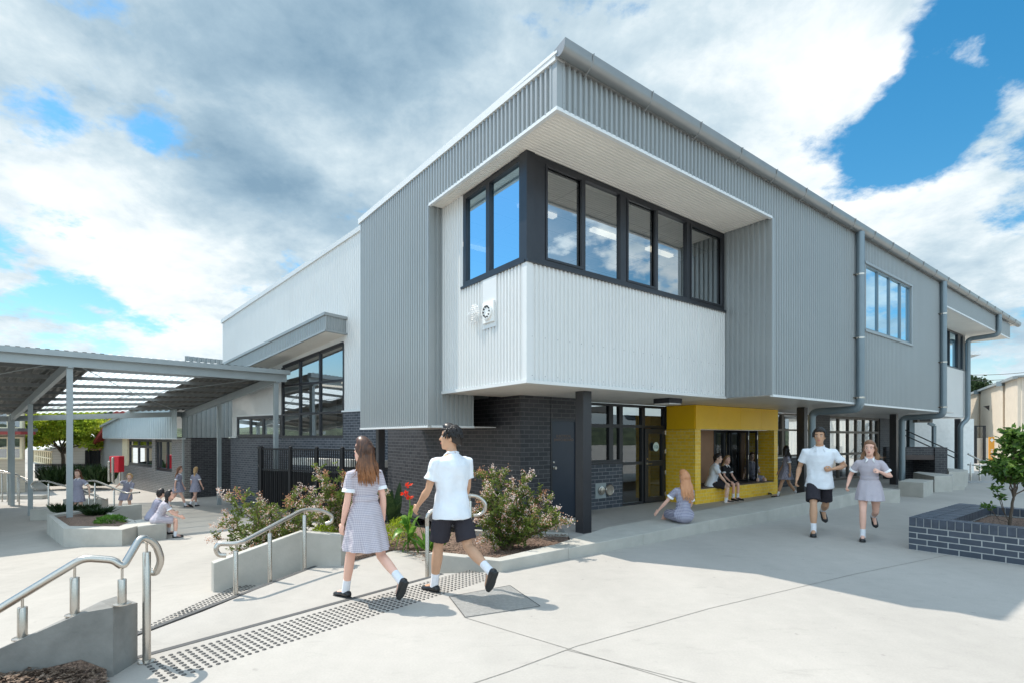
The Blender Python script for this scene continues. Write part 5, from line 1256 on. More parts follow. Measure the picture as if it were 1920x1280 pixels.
RB=thing('rear_block','pale rendered block with thin white roof edge behind the far end of the school','building',(31,45,0))
m=MB(); m.prism([(26,40),(35.0,40),(39.0,50),(26,50)],-.3,7.9); m.build('wall',M['white2'],RB)
m=MB(); m.prism([(25.5,39.3),(35.6,39.3),(40,50.5),(25.5,50.5)],7.9,8.15); m.build('roof',M['white2'],RB)
# ------------------------------------------------------------ covered walkway at the left
cB=V((-8.3,18.2,0)); cfd=V((-.725,-.689,0)).normalized(); crd=V((-.766,.643,0)).normalized()
def czt(t): return 3.80-.111*t
def cp(s,t,dz=0.0): q=cB+cfd*s+crd*t; return V((q.x,q.y,czt(t)+dz))
CN=thing('covered_walkway','grey steel walkway canopy with ribbed sheets and a clear skylight panel','canopy',tuple(cB+V((0,0,-1.1))))
sA=(V((-12.3,14.4,0))-cB).length; sL=sA*2.6
def tback(s): return 9.1+2.6*s/sA
def cpost(s,t,w=.14):
    q=cp(s,t); m=MB(); m.box((q.x,q.y,(q.z-1.5)/2),w/2,w/2,(q.z+1.5)/2,math.atan2(cfd.y,cfd.x)); return m.build('post',M['canopy'],CN,bevel=.004)
for s_,t_ in ((0,0),(0,4.95),(0,9.0),(sA,0),(sA,6.5),(sA,11.6),(sA*2,0),(sA*2,8),(sA+.0,10.9)): cpost(s_,t_)
m=MB()
for s_ in (0,sA,sA*2): 
    m=MB(); m.beam(cp(s_,-.15,-.12),cp(s_,tback(s_)+.1,-.12),.12,.25); m.build('rafter',M['canopy'],CN)
m=MB(); m.beam(cp(-.3,-.12,-.08),cp(sL,-.12,-.08),.10,.26); m.build('front_beam',M['canopy'],CN)
m=MB(); m.beam(cp(-.35,-.26,.10),cp(sL,-.26,.10),.16,.15); m.build('gutter',M['canopy'],CN)
m=MB(); m.beam(cp(-.3,9.1,-.05),cp(sL,tback(sL),-.05),.12,.22); m.build('back_beam',M['canopy'],CN)
M['purlin']=mat('purlin_steel',(.17,.18,.18),.45,.3)
for i in range(1,8):
    f=i/8.0; m=MB(); m.beam(cp(-.25,f*9.1,.08),cp(sL,f*tback(sL),.08),.06,.11); m.build('purlin',M['purlin'],CN)
for (s0,t0,s1,t1) in ((.1,.3,sA*.5,5),(sA*.5,5,sA-.1,.3),(.1,9,sA*.5,5),(sA*.5,5,sA-.1,10.5),(sA+.1,.3,sA*1.5,6),(sA*1.5,6,sA*2,.5)):
    m=MB(); m.tube([cp(s0,t0,.0),cp(s1,t1,.0)],.012,6); m.build('brace_rod',M['canopy'],CN)
def csheet(s0,s1,name,mt):
    k=max(1,int((s1-s0)/.19)); m=MB(); prof=[]
    for i in range(k):
        b=s0+(s1-s0)*i/k; p_=(s1-s0)/k; prof += [(b,0),(b+.3*p_,0),(b+.42*p_,.04),(b+.85*p_,.04)]
    prof.append((s1,0)); vs=[]
    for s_,h in prof: vs += [cp(s_,-.3,.15+h),cp(s_,tback(s_)+.3,.15+h)]
    m.add(vs,[(2*i,2*i+1,2*i+3,2*i+2) for i in range(len(prof)-1)]); return m.build(name,mt,CN)
sk0,sk1=sA*.34,sA*.86
csheet(-.3,sk0,'roof_sheet',M['canroof']); csheet(sk1,sL,'roof_sheet',M['canroof'])
def translucent():
    m=bpy.data.materials.new('clear_sheet'); m.use_nodes=True; N=m.node_tree.nodes; L=m.node_tree.links; N.clear()
    o=N.new('ShaderNodeOutputMaterial'); a=N.new('ShaderNodeBsdfTranslucent'); a.inputs[0].default_value=(.9,.92,.92,1); b=N.new('ShaderNodeBsdfTransparent'); b.inputs[0].default_value=(.9,.93,.93,1)
    x=N.new('ShaderNodeMixShader'); x.inputs[0].default_value=.45; L.new(a.outputs[0],x.inputs[1]); L.new(b.outputs[0],x.inputs[2]); L.new(x.outputs[0],o.inputs[0]); return m
csheet(sk0,sk1,'skylight_sheet',translucent())
# ------------------------------------------------------------ canteen building
D50=V((-.766,.643,0)).normalized(); N50=V((-.643,-.766,0)).normalized()
K0=V((-15.1,23.9,0))
def kp(t,r,z=0.0): return K0+D50*t-N50*r+V((0,0,z))       # t along the window side, r into the building
def kt(px,r=0.0):
    k=(px-PX)/FX; q=K0-N50*r; return (k*q.y-q.x)/(D50.x-k*D50.y)
def kz(px,py,r=0.0): return CAMH+(PY-py)/FX*kp(kt(px,r),r).y
CT=thing('canteen_building','low grey brick canteen with pale blue raked cladding and dark windows','building',tuple(kp(0,0,-1.25)))
tw=[kt(p) for p in (343,322,291,285,240,231)]; zs=1.60
def kbox(m,t0,t1,r0,r1,z0,z1): abox(m,t0,t1,r0,r1,z0,z1,fr=kp)
m=MB(); kbox(m,0,tw[1],0,.25,-1.7,zs); kbox(m,tw[1],tw[2],.002,.25,-1.7,kz(305,882)); kbox(m,tw[2],tw[3],0,.25,-1.7,zs); kbox(m,tw[3],tw[5],.002,.25,-1.7,kz(262,873))
split(m,'brick_wall',M['cbrick'],CT)
rr=V((.766,.643,0))
m=MB(); kq=MB(); 
def kside(r0,r1,z0,z1,m): m.hexa([kp(0,r0,z0),kp(.25,r0,z0),kp(.25,r1,z0),kp(0,r1,z0)],[kp(0,r0,z1),kp(.25,r0,z1),kp(.25,r1,z1),kp(0,r1,z1)])
kside(.25,6.5,-1.7,zs,m); m.build('brick_wall',M['dbrick'],CT)
m=MB(); clad(m,kp(0,0),-N50,-D50,0,7,zs+.03,5.4,pitch=.20,depth=.05); m.build('wall_cladding',M['canopy'],CT)
M['blue']=mat('pale_blue_cladding',(.40,.47,.49),.5,.05,.04,3)
te=kt(193,-.35); z_e=kz(193,800,-.35); tr_=kt(262,-.35); z_r=kz(262,766,-.35)
def ktop(t): 
    return z_e+(z_r-z_e)*(te-t)/(te-tr_) if t>tr_ else z_r+(z_r-z_e)/(te-tr_)*(tr_-t)*.6
m=MB(); clad(m,kp(0,-.35),D50,N50,-.1,te,zs,ktop,pitch=.34,depth=.03); m.build('wall_cladding',M['blue'],CT)
m=MB(); kbox(m,-.1,te,-.35,0,zs-.04,zs); m.build('soffit',M['trim'],CT)
m=MB()
for a_,b_2 in ((te+.1,tr_),(tr_,-.2)): m.hexa([kp(a_,-.5,ktop(a_)),kp(b_2,-.5,ktop(b_2)),kp(b_2,7,ktop(b_2)),kp(a_,7,ktop(a_))],[kp(a_,-.5,ktop(a_)+.12),kp(b_2,-.5,ktop(b_2)+.12),kp(b_2,7,ktop(b_2)+.12),kp(a_,7,ktop(a_)+.12)])
m.build('roof',M['canopy'],CT)
zwa=kz(305,882); zwb=kz(262,873)
quadwin(CT,tw[1],tw[2],zwa,zs-.05,.06,[kt(311),kt(297)],gl='gl_hall',fw=.14,fr=kp)
quadwin(CT,tw[3],tw[4],zwb,zs-.05,.06,[kt(273),kt(257)],[ (zs+zwb)/2+.3],gl='gl_hall',fw=.14,fr=kp)
m=MB(); kbox(m,tw[4],tw[5],-.05,.1,zwb-.05,zs-.04); m.build('window_trim',M['cream'],CT)
m=MB(); kbox(m,.3,tw[5],2,2.1,-1.3,zs); kbox(m,.3,tw[5],.1,2,zs,zs+.05); m.build('interior_wall',M['room'],CT)
m=MB(); tq2=kt(189,.02); kbox(m,tw[5]+.0,tq2,.02,.3,-1.7,zs-.04); m.build('boarded_wall',mat('pale_grey_board',(.40,.41,.40),.7,0,.05,4),CT)
m=MB(); a=kp(te,-.3,z_e-.1); b=V((a.x-2.2,a.y+1.5,z_e-1.6)); 
m.hexa([a,a+V((.5,4,0)),b+V((.5,4,0)),b],[a+V((0,0,.25)),a+V((.5,4,.25)),b+V((.5,4,.25)),b+V((0,0,.25))]); m.build('side_roof',M['redroof'],CT)
# red cabinet and steel bollards
def kfree(px,py_top,py_bot,Y): return P(px,py_top,Y),P(px,py_bot,Y)
RC=thing('red_cabinet','bright red steel cabinet raised on legs beside the canteen wall','cabinet',tuple(P(219,900,27)))
m=MB(); a,b=P(210,854,27),P(228,884,27); m.box(((a.x+b.x)/2,27,(a.z+b.z)/2),(b.x-a.x)/2,.2,(a.z-b.z)/2); m.build('cabinet_body',M['red'],RC,bevel=.02)
for px in (213,225): m=MB(); m.beam(P(px,884,27),P(px,905,27),.06,.06,V((0,1,0))); m.build('leg',M['steel'],RC)
for px,l in ((204.5,'left'),(211.5,'right')):
    m=MB(); a,b=P(px,863 if px<208 else 856,26.2),P(px,902,26.2); m.lathe(b,[(.06,0),(.06,(a-b).z-.03),(.03,(a-b).z)],10); tag(m.build('bollard',M['steel'],smooth=True,angle=40),'slim steel bollard %s of the pair in front of the red cabinet'%l,'bollard','steel bollards by the cabinet')
# ------------------------------------------------------------ weatherboard houses behind
def boards(name,c,p=.16):
    m,N,L,B=nt(name); B.inputs['Roughness'].default_value=.7; tc=N.new('ShaderNodeTexCoord'); sp=N.new('ShaderNodeSeparateXYZ'); L.new(tc.outputs['Object'],sp.inputs[0])
    a=N.new('ShaderNodeMath'); a.operation='DIVIDE'; a.inputs[1].default_value=p; L.new(sp.outputs[2],a.inputs[0]); f=N.new('ShaderNodeMath'); f.operation='FRACT'; L.new(a.outputs[0],f.inputs[0])
    bm=N.new('ShaderNodeBump'); bm.inputs['Distance'].default_value=.03; bm.inputs['Strength'].default_value=.9; L.new(f.outputs[0],bm.inputs['Height']); L.new(bm.outputs[0],B.inputs['Normal'])
    r=N.new('ShaderNodeMapRange'); r.inputs['From Min'].default_value=0; r.inputs['From Max'].default_value=.12; r.inputs['To Min'].default_value=.55; r.inputs['To Max'].default_value=1; L.new(f.outputs[0],r.inputs[0])
    g=N.new('ShaderNodeRGB'); g.outputs[0].default_value=(*c,1); s=N.new('ShaderNodeVectorMath'); s.operation='SCALE'; L.new(g.outputs[0],s.inputs[0]); L.new(r.outputs[0],s.inputs['Scale']); L.new(s.outputs[0],B.inputs['Base Color']); return m
M['bd1']=boards('tan_boards',(.52,.44,.34)); M['bd2']=boards('grey_boards',(.42,.42,.41),.2)
H1=thing('weatherboard_house','two-storey tan weatherboard house with cream framed windows at the left edge','house',tuple(P(20,905,27)))
Y=27.0
def fpan(m,px0,px1,py0,py1,Y,d=.1): a,b=P(px0,py0,Y),P(px1,py1,Y); m.box(((a.x+b.x)/2,Y,(a.z+b.z)/2),(b.x-a.x)/2,d,(a.z-b.z)/2)
m=MB(); a,b=P(-160,740,Y),P(47,925,Y); m.prism([(a.x,Y),(b.x,Y),(b.x*1.26-.5,Y*1.26),(a.x*1.2,Y*1.26)],b.z,a.z); m.build('wall',M['bd1'],H1)
for (x0,x1,y0,y1) in ((-40,44,764,803),(-40,44,818,860)):
    f=MB(); w=3.2
    fpan(f,x0,x1,y0,y0+w,Y-.03,.08); fpan(f,x0,x1,y1-w,y1,Y-.03,.08); fpan(f,x1-w-1,x1,y0,y1,Y-.031,.085); fpan(f,x0,x0+w,y0,y1,Y-.031,.085); fpan(f,x0,x1,(y0+y1)/2-1.2,(y0+y1)/2+1.2,Y-.028,.08)
    for px in (-12,17): fpan(f,px-1.5,px+1.5,y0,y1,Y-.032,.082)
    f=f.build('window',M['cream'],H1); g=MB(); fpan(g,x0+1,x1-1,y0+1,y1-1,Y-.06,.01); g.build('pane',M['gl_mid'],f)
m=MB(); fpan(m,-160,53,808,813.5,Y-.9,.4); m.build('verandah_roof',M['redroof'],H1)
m=MB(); fpan(m,-160,52,802,808,Y-.6,.55); m.build('verandah_sheet',M['canroof'],H1)
H2=thing('weatherboard_shed','low grey weatherboard building with cream multi-pane windows behind the tree','house',tuple(P(120,890,36)))
Y=38.0
a,b=P(98,842,Y),P(196,905,Y); m=MB(); m.hexa([(a.x,a.y,b.z),(b.x,b.y,b.z),(b.x,b.y+6,b.z),(a.x-6,a.y+6,b.z)],[(a.x,a.y,a.z),(b.x,b.y,a.z+.9),(b.x,b.y+6,a.z+.9),(a.x-6,a.y+6,a.z)]); m.build('wall',M['bd2'],H2)
m=MB(); q0_,q1_=P(66,842,44),P(99,842,Y); d_=(q1_-q0_).normalized(); nn_=V((d_.y,-d_.x,0))
zb_=P(98,905,Y).z
m.hexa([(q0_.x,q0_.y,zb_),(q1_.x,q1_.y,zb_),(q1_.x,q1_.y+.3,zb_),(q0_.x,q0_.y+.3,zb_)],[q0_,q1_,q1_+V((0,.3,0)),q0_+V((0,.3,0))]); m.build('side_wall',M['pipe'],H2)
f=MB()
zt_2,zb_2=q1_.z-.15,q1_.z-1.15
L3=(q1_-q0_).length
for i in range(9):
    c=q0_.lerp(q1_,(i+.3)/9)+nn_*.06; f.box((c.x,c.y,(zt_2+zb_2)/2),.05,.05,(zt_2-zb_2)/2)
for z_ in (zt_2,(zt_2+zb_2)/2,zb_2): f.beam(V((q0_.x,q0_.y,z_))+nn_*.06,V((q1_.x,q1_.y,z_))+nn_*.06,.08,.09)
f=f.build('window',M['cream'],H2); g=MB(); g.quad(V((q0_.x,q0_.y,zb_2))+nn_*.04,V((q1_.x,q1_.y,zb_2))+nn_*.04,V((q1_.x,q1_.y,zt_2))+nn_*.04,V((q0_.x,q0_.y,zt_2))+nn_*.04); g.build('pane',M['gl_mid'],f)
m=MB(); m.hexa([q0_+V((-.3,-.5,-.02)),q1_+V((.0,-.7,-.02)),P(196,842,Y)+V((0,-.4,.98)),P(140,842,46)+V((0,0,1.6))],[q0_+V((-.3,-.5,.12)),q1_+V((.0,-.7,.12)),P(196,842,Y)+V((0,-.4,1.1)),P(140,842,46)+V((0,0,1.75))]); m.build('roof',M['white2'],H2)
H3=thing('red_roofed_house','far house with a red gabled roof behind the canteen','house',tuple(P(215,880,48)))
m=MB(); a,b=P(195,792,48),P(262,880,48); m.box(((a.x+b.x)/2,50,(a.z+b.z)/2),(b.x-a.x)/2,2,(a.z-b.z)/2); m.build('wall',M['cream'],H3)
m=MB(); p1_,p2_,p3_,p4_=P(190,806,47.5),P(216,775,47.5),P(240,776,47.5),P(262,800,47.5)
for u_,w_ in ((p1_,p2_),(p2_,p3_),(p3_,p4_)): m.hexa([u_,w_,w_+V((0,6,0)),u_+V((0,6,0))],[u_+V((0,0,.35)),w_+V((0,0,.35)),w_+V((0,6,.35)),u_+V((0,6,.35))])
m.build('roof',M['redroof'],H3)
# dark gate and picket fence
m=MB()
DG=thing('dark_gate','tall dark navy steel gate between the shed and the canteen','gate',tuple(P(174,890,33)))
for px in (163,168,185): m=MB(); m.beam(P(px,843,33),P(px,892,33),.16,.12,V((0,1,0))); m.build('post',M['black'],DG)
m=MB()
for i in range(14): px=164+i*1.6; m.beam(P(px,844,33),P(px,890,33),.03,.03,V((0,1,0)))
for py in (846,888): m.beam(P(163,py,33),P(186,py,33),.05,.05)
m.build('bars',M['black'],DG)
PF=thing('picket_fence','low dark steel picket fence running behind the tree','fence',tuple(P(115,893,31)))
m=MB()
for i in range(60): px=66+i*1.62; m.beam(P(px,868,31),P(px,896,31),.022,.022,V((0,1,0)))
m.build('pickets',M['black'],PF)
for py in (871,893): m=MB(); m.beam(P(66,py,31),P(163,py,31),.04,.04); m.build('rail',M['black'],PF)
# far low walls and rails on the court
for (x0,x1,y0,y1,Y,l) in ((64,126,953,961,17.5,'low pale concrete wall crossing behind the canopy posts'),(125,197,934,955,18.8,'grey concrete wall panel beside the standing girl'),(-60,84,927,936,24,'long low pale wall at the far left of the courtyard')):
    m=MB(); a,b=P(x0,y0,Y),P(x1,y1,Y); m.beam(V((a.x,Y,(a.z-1.6)/2)),V((b.x,Y,(a.z-1.6)/2)),.3,a.z+1.6); tag(m.build('low_wall',M['conc']),l,'wall')
def fr(label,pts,posts,Y,r=.024):
    rail(label,[P(x,y,Y) for x,y in pts],[(V((P(px,y,Y).x,Y,zc(P(px,y,Y).x,Y))),P(px,y,Y)) for px,y in posts],r=r,pr=.024,bendr=.12)
fr('steel courtyard handrail left of the standing girl, with a looped left end',[(69,917),(61,915),(58,908),(63,902),(85,900),(128,912),(200,936)],[(91,902)],17.9,.028)
fr('steel courtyard handrail to the right of the standing girl, sloping past the leaning child',[(173,921),(164,922),(149,915),(150,904),(160,901),(178,900),(214,914),(236,924),(262,922)],[(178,901),(214,914)],17.3,.028)
fr('short low steel rail loop behind the concrete wall panel',[(158,926),(178,925),(185,929),(183,934),(176,934)],[(167,926)],18.2,.026)
fr('far steel handrail below the weatherboard house',[(-20,878),(12,883),(52,897)],[(4,882),(14,884),(33,890)],23,.024)
fr('second far steel handrail below the weatherboard house',[(-20,884),(30,887),(55,905)],[(20,886),(36,891)],21.5,.024)
# ------------------------------------------------------------ plants
def leaf(m, c, d, l, w, rs, bend=.15):
    d=V(d).normalized(); s=d.cross(V((rs.uniform(-1,1),rs.uniform(-1,1),rs.uniform(-.3,1)))).normalized()*w/2; n=d.cross(s).normalized()*l*bend
    c=V(c); m.add([c,c+d*l*.45+s+n,c+d*l,c+d*l*.45-s+n],[(0,1,2),(0,2,3)])
def branch(m, a, b, r0, r1, rs, n=5, wob=.04):
    pts=[V(a)]; 
    for i in range(1,n): pts.append(V(a).lerp(V(b),i/n)+V((rs.uniform(-wob,wob),rs.uniform(-wob,wob),wob*1.2*math.sin(i/n*3.14))))
    pts.append(V(b)); m.tube(pts,[r0+(r1-r0)*i/n for i in range(n+1)],6,cap=False); return pts
M['myr']=foliage('myrtle_leaves',(.045,.07,.02),(.16,.23,.045),(.34,.34,.08),9,.5,.3)
M['flower']=foliage('myrtle_flowers',(.55,.33,.25),(.85,.70,.62),(.92,.88,.84),26,.3,.8)
M['rust']=foliage('myrtle_buds',(.32,.12,.07),(.60,.30,.16),(.75,.50,.34),24,.3,.7)
M['stem']=mat('stem_bark',(.12,.08,.05),.8,0,.2,20)
M['grn']=foliage('bright_leaves',(.05,.14,.02),(.14,.30,.04),(.32,.50,.10),6,.45,.3)
M['dgrn']=foliage('dark_leaves',(.015,.035,.012),(.03,.06,.02),(.07,.11,.035),8,.3,.35)
M['yell']=foliage('yellow_green_leaves',(.12,.20,.02),(.36,.46,.04),(.66,.64,.08),1.6,.6,.45)
M['sap']=foliage('sapling_leaves',(.025,.07,.015),(.07,.15,.03),(.22,.32,.06),11,.45,.25)
M['bark']=mat('tree_bark',(.10,.075,.055),.85,0,.3,12,bump=.6,bscale=30)
def myrtle(label, base, tips, seed, ls=.045, dens=1.0):
    rs=random.Random(seed); root=thing('flowering_shrub',label,'shrub',base,'pale flowering shrubs'); B=V(base)
    st=MB(); lf=MB(); fl=MB(); ru=MB()
    for tp in tips:
        tp=V(tp); pts=branch(st,B+V((rs.uniform(-.05,.05),rs.uniform(-.05,.05),0)),tp,.011,.004,rs,6,.06)
        for i in range(1,len(pts)):
            a,b=pts[i-1],pts[i]; seg=(b-a)
            for k in range(int((9 if i>1 else 3)*dens)):
                c=a+seg*rs.random(); d=V((rs.gauss(0,1),rs.gauss(0,1),rs.gauss(.2,.6))); leaf(lf,c,d,ls*rs.uniform(.7,1.4),ls*.5,rs)
                if rs.random()<.45 and i>1:                       # side twig
                    e=c+d.normalized()*rs.uniform(.08,.22)+V((0,0,.06)); st.tube([c,e],[.004,.002],4,cap=False)
                    for _ in range(int(15*dens)): 
                        q=c.lerp(e,rs.uniform(.25,1.08)); leaf(lf,q,V((rs.gauss(0,1),rs.gauss(0,1),rs.gauss(.3,.7))),ls*rs.uniform(.7,1.4),ls*.5,rs)
                    if rs.random()<.3:
                        for _ in range(30): leaf(ru if rs.random()<.5 else fl,e+V((rs.gauss(0,.022),rs.gauss(0,.022),rs.gauss(.02,.03))),V((rs.gauss(0,1),rs.gauss(0,1),rs.gauss(0,1))),.02,.018,rs)
        ax=(pts[-1]-pts[-2]).normalized(); isf=rs.random()<.75
        for _ in range(int(120)):
            t=rs.uniform(-.12,.09); w=.040*(1-abs(t)/.16); c=tp+ax*t+V((rs.gauss(0,w),rs.gauss(0,w),rs.gauss(0,w)))
            leaf(fl if (isf and rs.random()<.75) else ru,c,V((rs.gauss(0,1),rs.gauss(0,1),rs.gauss(0,1))),.024*rs.uniform(.6,1.2),.02,rs)
    st.build('stems',M['stem'],root,smooth=True); lf.build('foliage',M['myr'],root,uv=False); fl.build('flowers',M['flower'],root,uv=False); ru.build('flower_buds',M['rust'],root,uv=False)
    return root
rs=random.Random(5)
def tipset(base,Y,pxs,rs,dY=.35): return [P(x,y,Y+rs.uniform(-dY,dY)) for x,y in pxs]
b=G(948,1028,.03)
myrtle('full flowering shrub with pink-tipped leaves in front of the dark brick corner',(b.x,b.y,.0),tipset(b,b.y,[(905,888),(925,882),(940,890),(962,905),(980,912),(993,890),(915,915),(930,930),(1015,928),(1028,936),(1000,950),(1040,958),(905,945),(960,935),(985,965),(1020,975),(1062,978),(1045,985),(900,975),(925,985),(1000,995),(905,1012),(975,1000),(950,955),(890,960)],rs,.42),3,.05,1.15)
b=P(520,1050,7.9); 
myrtle('straggly flowering shrub behind the sloping planter wall',(b.x,b.y,-.12),tipset(b,b.y,[(418,926),(448,925),(466,960),(408,985),(432,975),(490,945),(515,955),(540,938),(560,918),(585,922),(598,935),(400,1010),(450,1000),(480,990),(520,985),(560,965),(585,955),(500,1020),(445,1035),(465,1045),(600,960)],rs,.5),4,.05,.9)
b=P(640,1010,9.0)
myrtle('taller flowering shrub directly left of the walking girl',(b.x,b.y,-.15),tipset(b,b.y,[(597,885),(610,890),(645,892),(660,905),(625,915),(668,925),(600,945),(632,940),(655,950),(580,965),(610,970),(700,900),(720,925),(700,950),(560,985),(670,975)],rs,.5),6,.055,.9)
# canna lilies
CL=thing('canna_plant','bright green canna with big leaves and red flowers between the walking pair','plant',tuple(P(765,1035,8.2)))
rs=random.Random(9); B=P(765,1035,8.2); lf=MB(); st=MB()
def bigleaf(m,a,b,w,arch=.1):
    a=V(a);b=V(b); d=b-a; s=d.cross(V((0,0,1))).normalized() if abs(d.normalized().z)<.97 else V((1,0,0)); s=(s+V((0,0,.25))).normalized(); n=8; vs=[]
    for i in range(n+1):
        t=i/n; c=a+d*t+V((0,0,arch*math.sin(t*3.14)-.25*arch*t*t)); ww=w*math.sin(min(1,t*1.02)**.75*3.1416)**.8 if 0<t<1 else .002
        up_=V((0,0,.25*ww)); vs += [c-s*ww+up_,c,c+s*ww+up_]
    m.add(vs,[f for i in range(n) for f in ((3*i,3*i+1,3*i+4,3*i+3),(3*i+1,3*i+2,3*i+5,3*i+4))])
top=P(768,930,8.2); branch(st,B,top,.014,.008,rs,5,.02)
for (x,y,w) in ((738,990,.06),(735,1008,.07),(750,965,.06),(790,962,.065),(785,985,.06),(795,1005,.07),(740,1030,.06),(778,945,.05),(800,1030,.06),(760,975,.05),(752,1045,.05),(788,1045,.05)):
    q=P(x,y,8.2+rs.uniform(-.3,.3)); bigleaf(lf,B.lerp(top,rs.uniform(.1,.65)),q,w,.10)
lf.build('leaves',M['grn'],CL,smooth=True,uv=False); st.build('stem',M['grn'],CL,uv=False)
fl=MB()
for (x,y) in ((765,911),(758,926),(768,935)):
    for _ in range(9): leaf(fl,P(x,y,8.2)+V((rs.gauss(0,.014),rs.gauss(0,.014),rs.gauss(0,.014))),V((rs.gauss(0,1),rs.gauss(0,1),rs.gauss(.8,.5))),.075,.05,rs)
M['redp']=foliage('red_petals',(.75,.02,.01),(.85,.05,.02),(.9,.12,.04),10,.4,.4); fl.build('flowers',M['redp'],CL,uv=False)
C2=thing('canna_plant','darker canna leaves standing behind the red flower, against the brick','plant',tuple(P(735,980,10)))
lf=MB(); B=P(738,985,10)
for (x,y,w) in ((722,905,.07),(750,900,.07),(735,915,.06),(755,935,.08),(715,940,.08),(745,960,.08)): bigleaf(lf,B+V((rs.uniform(-.1,.1),0,0)),P(x,y,10+rs.uniform(-.2,.2)),w*1.2,.05)
lf.build('leaves',M['dgrn'],C2,smooth=True,uv=False)
def tuft(name,label,c,r,h,n,mt,seed,group=None,w=.012,cat='plant'):
    rs=random.Random(seed); m=MB(); c=V(c)
    for _ in range(n):
        a=rs.uniform(0,6.28); q=c+V((math.cos(a),math.sin(a),0))*rs.uniform(0,r*.5); d=V((math.cos(a)*r*rs.uniform(.2,1),math.sin(a)*r*rs.uniform(.2,1),h*rs.uniform(.5,1.1))); leaf(m,q,d,d.length,w,rs,.12)
    return tag(m.build(name,mt,uv=False),label,cat,group)
def bushy(name,label,c,rx,ry,rz,n,mt,seed,ls=.04,group=None,cat='plant'):
    rs=random.Random(seed); m=MB(); c=V(c)
    for _ in range(n):
        v=V((rs.gauss(0,1),rs.gauss(0,1),abs(rs.gauss(0,1)))).normalized()*rs.uniform(.5,1)**.4*(1+.25*noise.noise(V((rs.random()*5,c.x,c.y))))
        q=c+V((v.x*rx,v.y*ry,v.z*rz)); leaf(m,q,v+V((rs.gauss(0,.6),rs.gauss(0,.6),.3)),ls*rs.uniform(.6,1.4),ls*.5,rs)
    return tag(m.build(name,mt,uv=False),label,cat,group)
q=P(560,1000,8.6); bushy('low_shrub','small grey-green fine-leaved bush behind the sloping planter wall',(q.x,q.y,-.25),.32,.3,.42,1800,mat('grey_leaf',(.07,.10,.07),.6,0,.3,9),12,.035)
q=P(612,985,8.9); bushy('low_shrub','small yellow-green bush at the top end of the sloping planter wall',(q.x,q.y,-.2),.32,.3,.36,1500,M['yell'],13,.035)
q=P(748,1005,8.9); bushy('low_shrub','round yellow-green bush behind the canna leaves',(q.x,q.y,-.15),.30,.3,.42,1500,M['yell'],14,.04)
q=P(640,1022,8.3); bushy('low_shrub','reddish low ground plant beside the walking girl at the bed edge',(q.x,q.y,-.12),.5,.3,.16,900,M['rust'],15,.04)
q=G(800,1035,0); tuft('strap_plant','low green strappy plant between the canna and the handrail post',(q.x,q.y+.4,-.05),.25,.3,60,M['grn'],16,None,.03)
for (px,py,r,h,l) in ((208,975,.35,.10,'pale green lettuce-like plant at the front of the courtyard planter'),(183,961,.4,.22,'dark tufted plant in the middle of the courtyard planter'),(160,955,.35,.22,'dark tufted plant at the back of the courtyard planter'),(116,958,.3,.3,'dark tufted plant left of the canopy post base')):
    q=G(px,py,-.52)
    (bushy('low_shrub',l,(q.x,q.y,-.56),r,.3,h+.06,700,M['grn'],int(px),.06) if py>970 else tuft('strap_plant',l,(q.x,q.y,-.56),r,h,260,M['dgrn'],int(px)))
for (px,py,Y) in ((105,900,28.5),(160,897,29),(188,900,28.5)):
    q=P(px,py,Y); tuft('strap_plant',{105:'grassy dark green clump beneath the courtyard tree',160:'small grassy clump beside the dark gate',188:'grassy clump at the foot of the canteen boards'}[px],(q.x,q.y,q.z-.3),.7,1.1,420,M['dgrn'],px,'grassy clumps along the back',.03)
# trees
def tree(name,label,base,fork,crown,n,ls,lm,seed,trunk=.12,limbs=7,cat='tree',group=None,clump=60):
    """crown: list of (centre, rx, ry, rz) clouds; leaves are gathered in clumps round limb ends"""
    rs=random.Random(seed); root=thing(name,label,cat,base,group); st=MB(); lf=MB(); base=V(base); fork=V(fork)
    branch(st,base,fork,trunk,trunk*.75,rs,5,trunk*.4)
    cl=[]
    for (c,rx,ry,rz) in crown:
        c=V(c)
        for _ in range(clump):
            v=V((rs.gauss(0,1),rs.gauss(0,1),rs.gauss(0,1))).normalized()*rs.uniform(.25,1)**.5
            cl.append((c+V((v.x*rx,v.y*ry,v.z*rz)),rs.uniform(.5,1)))
    for i in range(limbs):
        c,_=rs.choice(cl); e=fork.lerp(c,.55)+V((0,0,.1)); p_=branch(st,fork,e,trunk*.5,trunk*.22,rs,5,trunk)
        for _ in range(3): c2=min(rs.sample(cl,min(12,len(cl))),key=lambda q:(q[0]-e).length)[0]; branch(st,e,c2,trunk*.2,trunk*.05,rs,4,trunk*.5)
    per=max(1,n//len(cl)); rcl=sum(x[1]+x[3] for x in crown)/len(crown)/2*.26
    for c,s in cl:
        for _ in range(per):
            q=c+V((rs.gauss(0,1),rs.gauss(0,1),rs.gauss(0,.6)))*rcl*s; leaf(lf,q,V((rs.gauss(0,1),rs.gauss(0,1),rs.gauss(-.1,.7))),ls*rs.uniform(.6,1.4),ls*.55,rs)
    st.build('trunk',M['bark'],root,smooth=True); lf.build('crown',lm,root,uv=False); return root
Y=34.0
tree('courtyard_tree','spreading yellow-green tree with dark forked trunk behind the canopy posts',tuple(P(121,898,Y)),P(117,850,Y),[(P(80,795,Y),1.3,1.6,.75),(P(108,783,Y),1.7,1.8,.7),(P(142,787,Y),1.7,1.8,.75),(P(175,795,Y),1.4,1.7,.7),(P(98,815,Y),1.5,1.6,.5),(P(158,812,Y),1.8,1.6,.5),(P(70,822,Y),.8,1.2,.4),(P(190,830,Y),.9,1.2,.3)],15000,.20,M['yell'],21,.13,11,clump=32)
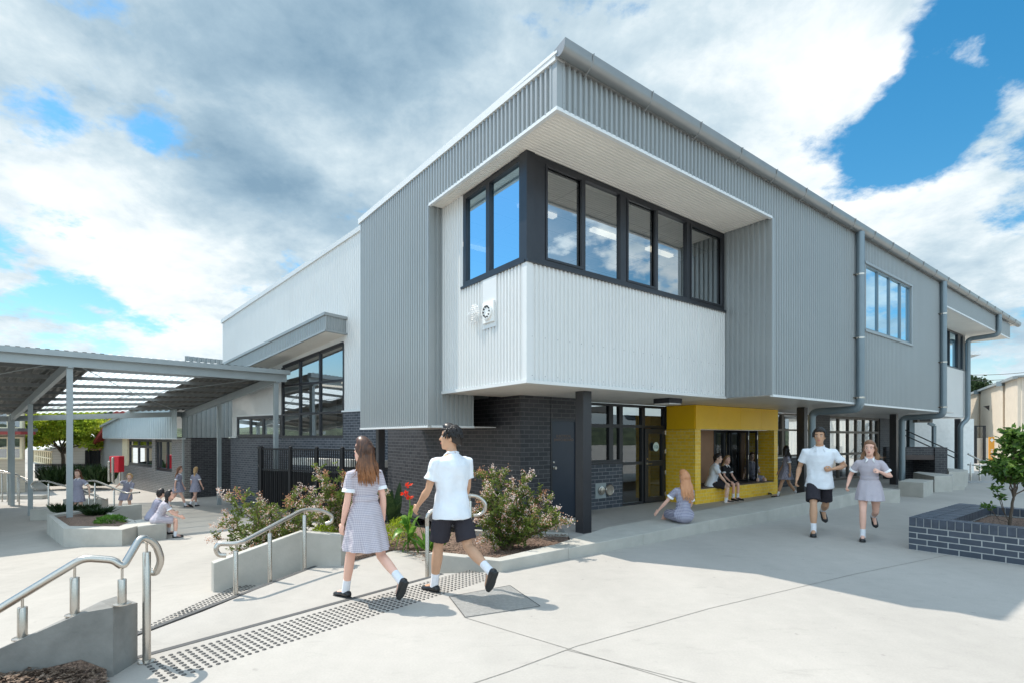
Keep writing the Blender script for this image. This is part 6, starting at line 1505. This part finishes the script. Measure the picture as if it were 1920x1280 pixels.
tree('dark_conifer','dark conifer showing above the weatherboard house roof',tuple(P(60,880,60)),P(60,790,60),[(P(58,775,60),1.5,1.5,1.6),(P(62,762,60),1.2,1.2,1.4)],3500,.35,M['dgrn'],22,.25,4)
tree('far_tree','far dark tree crown just above the courtyard tree',tuple(P(95,880,70)),P(100,800,70),[(P(100,782,70),2.5,2,1.5),(P(125,785,70),2.5,2,1.2),(P(200,785,70),2.5,2,1.2)],5000,.4,M['dgrn'],23,.25,5)
tree('far_tree','dark tree rising behind the beige hall at the far right',tuple(P(1835,860,62)),P(1832,760,62),[(P(1826,727,62),1.4,1.5,1.8),(P(1833,735,62),1.2,1.2,1.2)],5000,.32,M['dgrn'],24,.25,5)
# young tree in the brick planter
bt=G(1893,985,.33); Yt=bt.y
T3=tree('young_tree','young multi-stemmed tree with glossy dark leaves in the brick planter',tuple(bt),bt+V((.06,0,.42)),[(P(1908,850,Yt),.24,.3,.24),(P(1885,876,Yt),.18,.25,.15),(P(1935,860,Yt),.32,.3,.3),(P(1910,885,Yt),.28,.3,.16),(P(1899,822,Yt),.09,.1,.14),(P(1960,890,Yt),.3,.3,.25)],1900,.10,M['sap'],31,.022,9,clump=34)
lf=MB(); rs=random.Random(8)
st=MB()
for (x,y) in ((1868,915),(1876,930),(1852,947)):
    e=P(x,y,Yt-.1)
    for _ in range(26): leaf(lf,e+V((rs.gauss(0,.03),rs.gauss(0,.03),rs.gauss(0,.02))),V((rs.gauss(0,1),rs.gauss(0,1),rs.gauss(.4,.5))),.075,.038,rs)
    st.tube([bt+V((0,0,.05)),bt.lerp(e,.5)+V((0,0,-.05)),e],[.008,.006,.004],5)
lf.build('side_foliage',M['sap'],T3,uv=False); st.build('side_stems',M['bark'],T3)
# overhead wires
for k,(y0,y1) in enumerate(((702,688),(712,699))):
    a=P(1800,y0,58); b=P(2100,y1-22,40); m=MB(); m.tube([a.lerp(b,i/12)-V((0,0,.5*math.sin(i/12*3.14))) for i in range(13)],.025,5); tag(m.build('overhead_wire',M['black']),('upper','lower')[k]+' overhead wire crossing the sky above the beige hall','wire','overhead wires')
